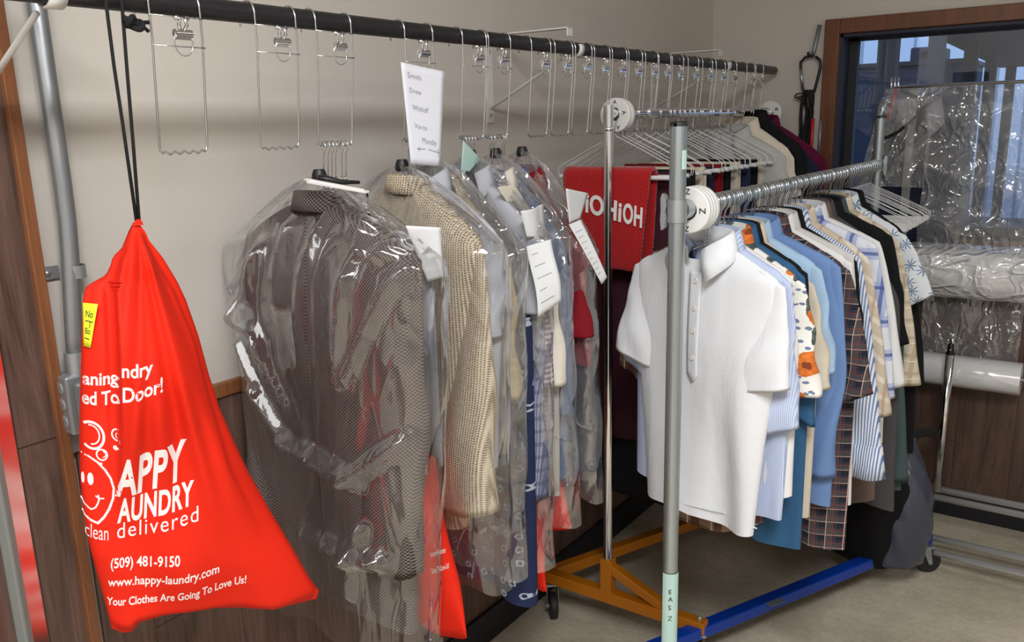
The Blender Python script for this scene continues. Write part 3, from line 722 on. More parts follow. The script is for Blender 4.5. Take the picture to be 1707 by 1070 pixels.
# ------------------------------------------------------------------ garments
def sgn(c, p): return math.copysign(abs(c)**p, c)
class Cloth:
    """local frame: origin on the rail, x across (towards the camera's right), -y the side that faces the camera, z up"""
    def __init__(s, **k):
        d = dict(neck=0.07, neck_w=0.062, sw=0.225, sd=0.115, cw=0.235, hw=0.235, L=0.72, t0=0.020, tc=0.030, th=0.026, fold=1.5, seed=1,
                 hem_curve=0.0, slope_pow=0.85, scoop=0.0)
        d.update(k); s.__dict__.update(d)
        rnd = random.Random(s.seed)
        s.ph = [(rnd.uniform(0, 6.28), rnd.uniform(14, 50), rnd.uniform(-2.0, 2.0), rnd.uniform(0.3, 1.0)) for _ in range(5)]
    def half(s, d):
        if d <= s.sd:
            t = d/s.sd; w = s.neck_w+(s.sw-s.neck_w)*t**s.slope_pow
            return w-0.010*smooth(0.8, 1.0, t)
        t = min(1, (d-s.sd)/0.16); a = s.sw-0.010+(s.cw-s.sw+0.010)*(t*t*(3-2*t))
        u = max(0, (d-s.sd-0.16)/max(0.01, s.L-s.sd-0.16))
        return a+(s.hw-s.cw)*u
    def thick(s, d):
        t = min(1, d/0.22); a = s.t0+(s.tc-s.t0)*t
        u = max(0, (d-0.25)/max(0.01, s.L-0.25)); return a+(s.th-s.tc)*u
    def wav(s, x, d):
        amp = 0.0055*s.fold*smooth(0.08, 0.45, d)
        return amp*sum(a*sin(k*x+p+c*d*3) for p, k, c, a in s.ph)
    def front(s, x, d, off=0.0):
        w = s.half(d); q = min(0.999, abs(x)/w); y = s.thick(d)*(1-q**(1/0.55))**0.45
        return -y+s.wav(x, d)-off
    def pt(s, x, d, off=0.0): return (x, s.front(x, d, off), -s.neck-d)
    def body(s, name, mat, parent, nd=44, N=64):
        b = MB(); rings = []
        ds = [s.sd*(i/10.0) for i in range(10)]+[s.sd+(s.L-s.sd)*(i/(nd-10)) for i in range(nd-9)]
        for d in ds:
            w = s.half(d); t = s.thick(d); ring = []
            for k in range(N):
                a = 2*pi*k/N; c_, s_ = cos(a), sin(a)
                x = w*sgn(c_, 0.55); y = t*sgn(s_, 0.9)
                hem = smooth(s.L-0.10, s.L, d)*s.hem_curve*(abs(x)/w)**2.5
                zz = -s.neck-d+hem+0.004*s.fold*sin(x*23+s.seed)*smooth(s.L-0.1, s.L, d)
                if s.scoop and d < s.sd and s_ < 0: zz -= s.scoop*(1-d/s.sd)*abs(s_)
                ring.append((x, y+s.wav(x, d)*(1 if s_ < 0 else 0.8), zz))
            rings.append(ring)
        b.loft(rings); return b.build(name, mat, parent)
    def sleeve(s, side, mat, parent, length=0.24, flare=0.05, w0=0.12, w1=0.105, thick=0.026, slant=0.035, fwd=0.012, bend=0.0, name='sleeve', cuff=None, cuff_mat=None, sweep=0.0, fold=1.0):
        """a tube hanging from the shoulder, sliced level by level"""
        rnd = random.Random(s.seed*7+int(side)); ph = rnd.uniform(0, 6)
        d0 = s.sd*0.62; d1 = s.sd+length; n = 34; N = 28; rings = []
        def ring(d, grow=0.0):
            u = (d-d0)/(d1-d0)
            xo = min(s.half(d)+0.004, s.sw+0.004) if d < s.sd else s.sw+0.003+flare*((d-s.sd)/(d1-s.sd))**0.8
            if d >= s.sd: xo += sweep*u*u
            if d >= s.sd: xo -= bend*smooth(0.45, 1.0, u)
            wd = (0.03+(w0-0.03)*min(1, u/0.30)) if u < 0.30 else w0+(w1-w0)*((u-0.30)/0.70)
            xo += grow; wd += 2*grow
            th = (0.008+(thick-0.008)*smooth(0.05, 0.9, u))+grow; xm = xo-wd/2; R = []
            for k in range(N):
                a = 2*pi*k/N
                x = xm+wd/2*sgn(cos(a), 0.8); y = th*sgn(sin(a), 0.9)-fwd*smooth(0.30, 0.95, u)
                y += fold*0.006*smooth(0.2, 0.6, u)*sin(x*70+ph+u*9)+fold*0.004*sin(u*16+ph)*smooth(0.25, 0.5, u)
                z = -s.neck-d-slant*smooth(0.2, 1.0, u)*(xo-x)/wd
                R.append((side*x, y, z))
            return R if side > 0 else R[::-1]
        dd = [d0+(d1-d0)*i/n for i in range(n+1)]
        if cuff:
            dc = d1-cuff; b = MB(); b.loft([ring(d) for d in dd if d < dc]+[ring(dc)]); o = b.build(name, mat, parent)
            b = MB(); b.loft([ring(dc, -0.001), ring(dc+0.002, 0.0035), ring(dc+cuff*0.5, 0.0035), ring(d1, 0.003), ring(d1, 0.0), ring(d1-0.02, -0.001)]); b.build('cuff', cuff_mat or mat, parent)
        else:
            b = MB(); R = [ring(d) for d in dd]; R += [ring(d1-0.004, -0.0025), ring(d1-0.05, -0.003)]
            b.loft(R); o = b.build(name, mat, parent)
        return o
    def collar(s, mat, parent, stand=0.032, leaf=0.045, point=0.075, spread=0.5, open_=0.32, rise=0.004, name='collar', flip=False):
        """a band round the neck whose outer fold falls to two points at the front"""
        b = MB(); n = 30; loops = [[], [], [], [], []]
        rx, ry = s.neck_w+0.004, 0.036
        for i in range(n+1):
            u = i/n; a = -pi/2+open_+(2*pi-2*open_)*u          # starts and ends at the front gap
            fr = abs(2*u-1)**3                                  # 1 at the points, 0 at the back
            c_, s_ = cos(a), sin(a); base = -s.neck+rise-0.030*fr
            loops[0].append((rx*0.92*c_, ry*0.85*s_, base-0.014))
            loops[1].append((rx*0.96*c_, ry*0.95*s_, base+stand*(1-0.35*fr)))
            loops[2].append((rx*1.05*c_, ry*1.10*s_, base+stand*(1-0.35*fr)-0.002))
            drop = leaf+(point-leaf)*fr; ox = 1.22+spread*fr; oy = 1.30+0.10*fr
            loops[3].append((rx*(1.05+(ox-1.05)*0.55)*c_, ry*(1.10+(oy-1.10)*0.6)*s_-0.004*fr, base+stand-drop*0.55))
            loops[4].append((rx*ox*c_+0.012*fr*(1 if u > 0.5 else -1)*-1, ry*oy*s_-0.005*fr, base+stand-drop))
        if flip: loops = [[(-p[0], -p[1], p[2]) for p in L_] for L_ in loops]
        b.loft(loops, False); o = b.build(name, mat, parent)
        md = o.modifiers.new('thickness', 'SOLIDIFY'); md.thickness = 0.0022; md.offset = 0
        return o
    def band(s, name, mat, parent, x0, x1, da, db, off=0.0035, tip=0.0, nd=30):
        b = MB(); A = []; B_ = []
        nx = 4
        for i in range(nd+1):
            d = da+(db-da)*i/nd
            A.append([s.pt(x0+(x1-x0)*k/nx, d+(tip*(1-abs(2*k/nx-1)) if i == nd else 0), off) for k in range(nx+1)])
        b.loft(A, False); o = b.build(name, mat, parent)
        md = o.modifiers.new('thickness', 'SOLIDIFY'); md.thickness = 0.0025; md.offset = 0
        return o
    def button(s, x, d, mat, parent, r=0.0055, off=0.006):
        p = s.pt(x, d, off); b = MB()
        b.lathe([(0.0004, 0.0005), (r*0.55, 0.0006), (r*0.8, 0.0022), (r, 0.0012), (r, -0.001), (0.0004, -0.001)], p, (0, -1, 0), 16); return b.build('button', mat, parent)

def hook_path(r, drop):
    hook = [(-r*cos(t), 0, r*sin(t)) for t in np.linspace(radians(-28), radians(180), 16)]
    return hook+[(r*0.92, 0, -r*0.55), (r*0.45, 0, -r*1.15), (0.0015, 0, -drop*0.62), (0, 0, -drop)]
def wire_hanger_mesh(e, drop=0.062, hw=0.205, fall=0.095, mat=None, rr=0.017, hook_r=None):
    r = hook_r or rr+0.002
    mat = mat or M['wire']
    b = MB(); b.tube(hook_path(r, drop), 0.0014, 6); b.build('hook', mat, e)
    b = MB(); z = -drop
    tri = [(0.002, 0, z), (hw*0.5, 0, z-fall*0.42), (hw*0.96, 0, z-fall*0.93), (hw, 0, z-fall-0.006), (hw*0.985, 0, z-fall-0.018), (hw*0.9, 0, z-fall-0.022), (0, 0, z-fall-0.022), (-hw*0.9, 0, z-fall-0.022), (-hw*0.985, 0, z-fall-0.018), (-hw, 0, z-fall-0.006), (-hw*0.96, 0, z-fall*0.93), (-hw*0.5, 0, z-fall*0.42), (-0.002, 0, z)]
    b.tube(tri, 0.00125, 6)
    tw = [(0.0022*cos(a_), 0.0022*sin(a_), -drop+0.022-0.022*i/24) for i, a_ in enumerate(np.linspace(0, 6*pi, 25))]
    b.tube(tw, 0.0012, 5); b.build('shoulder_wire', mat, e)
    return e
def make_hanger(**k):
    return wire_hanger_mesh(empty('wire_hanger'), **k)
def make_tube_hanger(rr=0.017, drop=0.062, hw=0.200, fall=0.092, mat=None):
    e = empty('trouser_hanger'); r = rr+0.002; mat = mat or M['wire_white']
    b = MB(); b.tube(hook_path(r, drop), 0.0014, 6); b.build('hook', M['wire'], e)
    z = -drop; b = MB()
    for s in (-1, 1):
        b.tube([(0, 0, z+0.006), (s*0.006, 0, z-0.002), (s*hw*0.5, 0, z-fall*0.45), (s*hw*0.94, 0, z-fall*0.88), (s*hw, 0, z-fall*0.97), (s*hw*1.005, 0, z-fall-0.012), (s*hw*0.99, 0, z-fall-0.022), (s*hw*0.95, 0, z-fall-0.022)], 0.0012, 6)
    b.build('shoulder_wire', mat, e)
    b = MB(); b.lathe([(0.0005, -hw*0.97), (0.0065, -hw*0.97), (0.0065, hw*0.97), (0.0005, hw*0.97)], (0, 0, z-fall-0.022), (1, 0, 0), 14); b.build('card_tube', M['tube'], e, True, 0, None, 30)
    return e
RZROT = -pi/2
def place(o, x, y, z, a=0.0): o.location = (x, y, z); o.rotation_euler = (0, 0, RZROT-radians(a))

# ------------------------------------------------------------------ near rack: blue base, galvanised posts, shirts
NYR, NZR, NR_ = 0.70, 1.425, 0.0165
NX0, NX1 = 1.555, 3.27
nrk = empty('shirt_rack', (NX0, NYR, 0))
b = MB(); b.tube([(0, 0, 0.10), (0, 0, 1.594)], 0.0168, 22); b.build('post', M['galv'], nrk, True, 0, None, 40)
b = MB(); b.tube([(NX1-NX0, 0, 0.10), (NX1-NX0, 0, 1.594)], 0.0168, 22); b.build('post', M['galv'], nrk, True, 0, None, 40)
for dx in (0, NX1-NX0):
    b = MB(); b.lathe([(0.0005, 0.0035), (0.0155, 0.0035), (0.0168, 0.0), (0.0168, -0.006)], (dx, 0, 1.594), (0, 0, 1), 22); b.build('post_cap', M['black_plastic'], nrk)
b = MB(); b.tube([(0.0, 0, NZR), (NX1-NX0, 0, NZR)], NR_, 20); b.build('hanging_rail', M['galv'], nrk, True, 0, None, 40)
for dx, s in ((0, 1), (NX1-NX0, -1)):
    b = MB(); b.lathe([(0.0178, -0.022), (0.0195, -0.022), (0.0195, 0.022), (0.0178, 0.022)], (dx, 0, NZR), (0, 0, 1), 20)
    b.lathe([(0.0178, 0.015), (0.0200, 0.015), (0.0200, 0.045), (0.0170, 0.045)], (dx, 0, NZR), (s, 0, 0), 18)
    b.build('clamp', M['zinc'], nrk, True, 0, None, 30)
    b = MB(); prof = [(-0.030, 0.034), (-0.024, 0.030), (-0.020, 0.012), (-0.023, 0.0), (-0.020, -0.014), (-0.025, -0.034), (-0.032, -0.040), (-0.034, -0.02), (-0.033, 0.0), (-0.034, 0.024)]
    b.loft([[(dx-s*0.006, q[0]*-1 if s > 0 else q[0], NZR+q[1]) for q in prof], [(dx+s*0.006, q[0]*-1 if s > 0 else q[0], NZR+q[1]) for q in prof]], True, (True, True)); b.build('wing_nut', M['zinc'], nrk, True, 0, None, 35)
BZ = 0.125
diag = [(NX0, 1.11), (3.09, 0.40)]
b = MB(); b.beam((0.012, diag[0][1]-NYR, BZ), (diag[1][0]-NX0, diag[1][1]-NYR, BZ), 0.042, 0.036); b.build('base_bar', M['blue_paint'], nrk, False, 0.004)
for dx, ya, yb in ((0, 0.30-NYR, 1.13-NYR), (NX1-NX0-0.10, 0.50-NYR, 1.04-NYR)):
    b = MB(); b.beam((dx, ya, BZ), (dx, yb, BZ), 0.036, 0.036); b.build('end_bar', M['blue_paint'], nrk, False, 0.004)
def caster(parent, x, y, top, mat=None, yaw=0.0):
    R = 0.043
    cst = empty('caster', (x, y, 0)); cst.rotation_euler = (0, 0, yaw); cst.parent = parent
    b = MB(); b.box((0, 0, top-0.004), (0.05, 0.05, 0.006)); b.build('plate', M['zinc'], cst, False, 0.001)
    b = MB()
    for s in (-1, 1):
        b.loft([[(-0.016, s*0.017, top-0.008), (0.016, s*0.017, top-0.008), (0.026, s*0.017, R-0.006), (0.014, s*0.017, R-0.010)], [(-0.016, s*0.0195, top-0.008), (0.016, s*0.0195, top-0.008), (0.026, s*0.0195, R-0.006), (0.014, s*0.0195, R-0.010)]], True, (True, True))
    b.box((0, 0, top-0.010), (0.032, 0.038, 0.006)); b.build('fork', M['galv'], cst, False, 0.001)
    b = MB(); b.lathe([(0.008, -0.012), (R-0.010, -0.012), (R-0.003, -0.012), (R, -0.008), (R, 0.008), (R-0.003, 0.012), (R-0.010, 0.012), (0.008, 0.012)], (0.018, 0, R), (0, 1, 0), 30); b.build('wheel', M['rubber'], cst, True, 0, None, 35)
    b = MB(); b.lathe([(0.0005, -0.022), (0.006, -0.022), (0.006, 0.022), (0.0005, 0.022)], (0.018, 0, R), (0, 1, 0), 12); b.build('axle_bolt', M['zinc'], cst, True, 0, None, 30)
    return cst
caster(nrk, 0, 0.36-NYR, BZ-0.018); caster(nrk, 0, 1.08-NYR, BZ-0.018)
caster(nrk, 3.065-NX0, 0.405-NYR, BZ-0.018, yaw=-0.9); caster(nrk, NX1-NX0-0.08, 0.98-NYR, BZ-0.018)
# stickers and tape on the rack
def round_tape(name, mat, parent, cx, cy, r, z0, z1, a0, a1):
    b = MB(); n = 16; A = np.linspace(a0, a1, n)
    b.loft([[(cx+r*cos(a), cy+r*sin(a), z) for a in A] for z in np.linspace(z0, z1, 5)], False); return b.build(name, mat, parent)
zt_ = float(at(1115, 950, 'x', NX0)[2])
lab = round_tape('paper_label', M['card_green'], nrk, 0, 0, 0.0186, zt_-0.30, zt_, radians(150), radians(395))
t0_, t1_ = float(at(1143, 282, 'x', NX0)[2]), float(at(1143, 250, 'x', NX0)[2])
round_tape('mint_tape', M['card_green'], nrk, 0, 0, 0.0173, t0_, t1_, radians(228), radians(275))
for ch, py_ in (('E', 982), ('A', 994), ('S', 1008), ('Z', 1026)):
    vs, fs = text_mesh(ch, 0.01); b = MB(); r_ = 0.0190; z = float(at(1113, py_, 'x', NX0)[2])
    P = []
    for x, y in vs:
        aa = radians(196)+(x*0.015)/r_; P.append((r_*cos(aa), r_*sin(aa), z+y*0.016))
    b.add(P, fs); b.build('lettering', M['black_ink'], nrk, False)
dv = np.array([diag[1][0]-NX0, diag[1][1]-diag[0][1], 0]); dv /= np.linalg.norm(dv)
q = at(1293, 1003, 'z', BZ+0.02); b = MB(); sdv = np.array([-dv[1], dv[0], 0]); c_ = np.array([q[0]-NX0, q[1]-NYR, BZ+0.0187])
b.add([c_+dv*0.03+sdv*0.012, c_-dv*0.03+sdv*0.012, c_-dv*0.03-sdv*0.012, c_+dv*0.03-sdv*0.012], [(0, 1, 2, 3)]); o = b.build('metal_plate', M['zinc'], nrk, False); md = o.modifiers.new('thickness', 'SOLIDIFY'); md.thickness = 0.001
tag(nrk, 'clothes rack with galvanised posts on a blue base, full of shirts', 'clothes rack')

def size_disc(parent, x, n, letter, ry, rz, r=0.047, hole=0.019, w=0.0085, name='rail_divider'):
    e = empty(name, (x, ry, rz))
    for i in range(n):
        b = MB(); x0 = i*(w+0.0012); rr = r*(1-0.004*i)
        b.lathe([(hole, x0), (rr-0.002, x0), (rr, x0+0.002), (rr, x0+w-0.002), (rr-0.002, x0+w), (hole, x0+w), (hole, x0)], (0, 0, -0.004), (1, 0, 0), 44); b.build('disc', M['white_plastic'], e, True, 0, None, 30)
    return e
def disc_text(e, ch, ang, rad, h, rot=0.0, r_hole=0.0):
    """a letter printed on the disc face that looks to -x"""
    vs, fs = text_mesh(ch, 0.015); xm = (min(p[0] for p in vs)+max(p[0] for p in vs))/2; ym = CAPH/2; P = []
    for x, y in vs:
        lx, ly = (x-xm)*h/CAPH, (y-ym)*h/CAPH; lx, ly = lx*cos(rot)-ly*sin(rot), lx*sin(rot)+ly*cos(rot)
        P.append((-0.0008, -(rad*cos(ang)+lx), rad*sin(ang)+ly-0.004))
    b = MB(); b.add(P, fs); return b.build('lettering', M['black_ink'], e, False)
zd = size_disc(nrk, NX0+0.049, 4, 'Z', NYR, NZR, 0.0475, 0.0205, 0.0135)
disc_text(zd, 'Z', 0.0, 0.033, 0.013, radians(-90)); disc_text(zd, 'Z', pi*0.5, 0.038, 0.011, radians(0)); disc_text(zd, 'Z', -pi*0.5, 0.038, 0.011, radians(180))
tag(zd, 'white plastic Z dividers stacked on the shirt rail behind the galvanised post', 'rail divider')

# shirts --------------------------------------------------------------
C = srgb
FB = {}
FB['polo'] = fab('white_polo_knit', C(228, 231, 236), rough=0.75)
FB['white'] = fab('white_cotton', C(226, 226, 226))
FB['offwhite'] = fab('offwhite_cotton', C(216, 210, 198))
FB['cream'] = fab('cream_cotton', C(206, 196, 178))
FB['periwinkle'] = fab('pale_blue_stripe_cotton', C(168, 184, 220), [('x', 0.0036, 0.5, C(212, 220, 238), 0.8)])
FB['teal'] = fab('teal_blue_cotton', C(52, 92, 130))
FB['black'] = fab('black_cotton', C(22, 22, 25))
FB['skyblue'] = fab('sky_blue_cotton', C(160, 188, 216))
FB['paleblue'] = fab('pale_blue_cotton', C(190, 208, 226))
FB['chambray'] = fab('chambray_blue_cotton', C(104, 134, 184), [('z', 0.0022, 0.5, C(120, 150, 196), 0.6)])
FB['slate'] = fab('slate_blue_cotton', C(84, 104, 138))
FB['greige'] = fab('pale_grey_cotton', C(204, 202, 198))
FB['taupe'] = fab('taupe_cotton', C(112, 96, 90))
FB['charcoal'] = fab('charcoal_cotton', C(74, 72, 74))
FB['greengrey'] = fab('grey_green_cotton', C(70, 86, 86))
FB['darkplaid'] = fab('dark_plaid', C(34, 36, 46), [('x', 0.017, 0.22, C(60, 64, 78), 0.7, 0.3), ('z', 0.017, 0.22, C(60, 64, 78), 0.6, 0.3), ('x', 0.034, 0.40, C(78, 72, 74), 0.8), ('z', 0.034, 0.40, C(84, 78, 78), 0.6), ('x', 0.034, 0.035, C(214, 176, 160), 0.9, 0.18), ('z', 0.034, 0.035, C(214, 176, 160), 0.9, 0.18), ('x', 0.034, 0.03, C(150, 60, 56), 0.9, -0.22), ('z', 0.034, 0.03, C(150, 60, 56), 0.9, -0.22)])
FB['brownplaid'] = fab('brown_plaid', C(150, 122, 100), [('x', 0.07, 0.35, C(84, 56, 50), 0.8), ('z', 0.07, 0.35, C(84, 56, 50), 0.65), ('x', 0.07, 0.05, C(226, 206, 186), 0.9, 0.3), ('z', 0.07, 0.05, C(226, 206, 186), 0.9, 0.3)])
FB['bluestripe'] = fab('blue_stripe', C(226, 230, 238), [('x', 0.0065, 0.42, C(92, 122, 178), 0.95)])
FB['bluestripe_cuff'] = fab('blue_stripe_cuff', C(226, 230, 238), [('z', 0.0065, 0.42, C(92, 122, 178), 0.95)])
FB['beigestripe'] = fab('beige_stripe', C(204, 190, 170), [('d', 0.040, 0.30, C(226, 218, 204), 0.9), ('x', 0.05, 0.12, C(182, 160, 138), 0.8)])
FB['blueplaid'] = fab('blue_white_plaid', C(220, 224, 236), [('x', 0.085, 0.34, C(160, 174, 216), 0.75), ('z', 0.085, 0.34, C(160, 174, 216), 0.7), ('x', 0.085, 0.10, C(74, 92, 160), 0.8), ('z', 0.085, 0.10, C(74, 92, 160), 0.8)])
FB['creamplaid'] = fab('cream_plaid', C(214, 202, 180), [('x', 0.05, 0.2, C(186, 166, 140), 0.8), ('z', 0.05, 0.2, C(186, 166, 140), 0.7), ('z', 0.05, 0.05, C(240, 234, 222), 0.9, 0.3)])
def floral(n, v, X, Z):
    fv = n.flat(v); wob = n.noise(fv, 70, 2)[1]
    add = n.n('ShaderNodeMix', data_type='RGBA'); add.inputs[0].default_value = 0.012; n.link(fv, add.inputs[6]); n.link(wob, add.inputs[7]); q = add.outputs[2]
    a = n.voronoi(n.mapping(q, (1, 0.9, 1), loc=(0.05, 0.02, 0)), 11.0, 'F1', 0.7, '2D'); a2 = n.voronoi(q, 100, 'F1', 1.0, '2D')
    flower = n.math('LESS_THAN', a[0], 0.26); heart = n.math('LESS_THAN', a[0], 0.09)
    l1 = n.voronoi(n.mapping(q, (1.0, 0.40, 1), (0, 0, 0.6), (0.3, 0.7, 0)), 24, 'F1', 1.0, '2D'); leaf = n.math('LESS_THAN', l1[0], 0.27)
    l2 = n.voronoi(n.mapping(q, (0.5, 1, 1), (0, 0, 0.9), (0.9, 0.2, 0)), 60, 'F1', 1.0, '2D'); dots = n.math('LESS_THAN', l2[0], 0.20)
    base = n.mix(dots, C(232, 230, 224), C(112, 124, 152))
    base = n.mix(leaf, base, n.mix(a2[0], C(58, 72, 72), C(106, 112, 100)))
    return n.mix(flower, base, n.mix(heart, n.mix(a2[0], C(226, 132, 60), C(188, 88, 36)), C(132, 64, 34)))
FB['floral'] = fab('orange_floral_print', floral)
def palm(n, v, X, Z):
    vv = n.flat(v); a = n.voronoi(vv, 27, 'F1', 0.85, '2D')
    sub = n.n('ShaderNodeVectorMath', operation='SUBTRACT'); sc = n.n('ShaderNodeVectorMath', operation='SCALE'); n.link(vv, sc.inputs[0]); sc.inputs['Scale'].default_value = 1.0
    n.link(vv, sub.inputs[0]); n.link(a[2], sub.inputs[1])
    S_ = n.xyz(sub.outputs[0]); ang = n.math('ARCTAN2', S_[0], S_[1])
    petal = n.math('ABSOLUTE', n.math('SINE', n.math('MULTIPLY', ang, 4.0)))
    lim = n.math('MULTIPLY', n.math('SUBTRACT', 1.05, petal), 0.55)
    frond = n.math('LESS_THAN', a[0], lim)
    c = n.mix(n.noise(vv, 40, 2)[0], C(52, 84, 134), C(112, 150, 190))
    return n.mix(frond, C(222, 228, 234), c)
FB['palm'] = fab('blue_palm_print', palm)
FB['button'] = plain('shell_button', C(224, 222, 216), 0.3)
FB['tag'] = plain('black_tag', C(16, 18, 24), 0.6)

def shirt(name, label, cat, fabm, x, a, y=NYR, z=NZR, short=True, group=None, col=True, detail=False, collar_mat=None, sl=None, slr=None, sll=None, **k):
    cl = Cloth(**k); e = empty(name); place(e, x, y, z, a)
    cl.body('body', fabm, e)
    S = dict(length=0.21, flare=0.055, w0=0.135, w1=0.115, slant=0.045, fwd=0.010) if short else dict(length=0.55, flare=0.045, w0=0.125, w1=0.072, slant=0.01, fwd=0.014, bend=0.03, cuff=0.06)
    if sl: S.update(sl)
    for s in (-1, 1): cl.sleeve(s, fabm, e, **{**S, **((slr or {}) if s > 0 else (sll or {}))})
    if col: cl.collar(collar_mat or fabm, e)
    tag(e, label, cat, group)
    return e, cl
hanger0 = make_hanger(rr=NR_, hw=0.180, fall=0.080, drop=0.088)
hang_used = [False]
def hang(proto, used, x, y, z, a, label, group):
    o = proto if not used[0] else copy_tree(proto); used[0] = True
    place(o, x, y, z, a); tag(o, label, 'hanger', group); return o
SG = 'shirts hung on the blue based rack'
def fit(x0, y0, a, z0, neck, sh, se=None, hem=None):
    """shoulder point, sleeve end and hem corner as measured on the photo -> sizes of a shirt hanging at (x0, y0) turned by a"""
    a = radians(a); P0 = (x0, y0, 0); n = (cos(a), -sin(a), 0); ax = np.array([-sin(a), -cos(a), 0.0])
    f = lambda p: (float((on_plane(p[0], p[1], P0, n)-np.array(P0))@ax), float(on_plane(p[0], p[1], P0, n)[2]))
    sw, zs_ = f(sh); r = dict(sw=sw, sd=max(0.06, z0-neck-zs_))
    if se: ex, ez = f(se); r['flare'] = ex-sw; r['length'] = zs_-ez
    if hem: hx_, hz = f(hem); r['hw'] = hx_; r['L'] = z0-neck-hz
    return r
D = dict(neck=0.086, L=0.70)
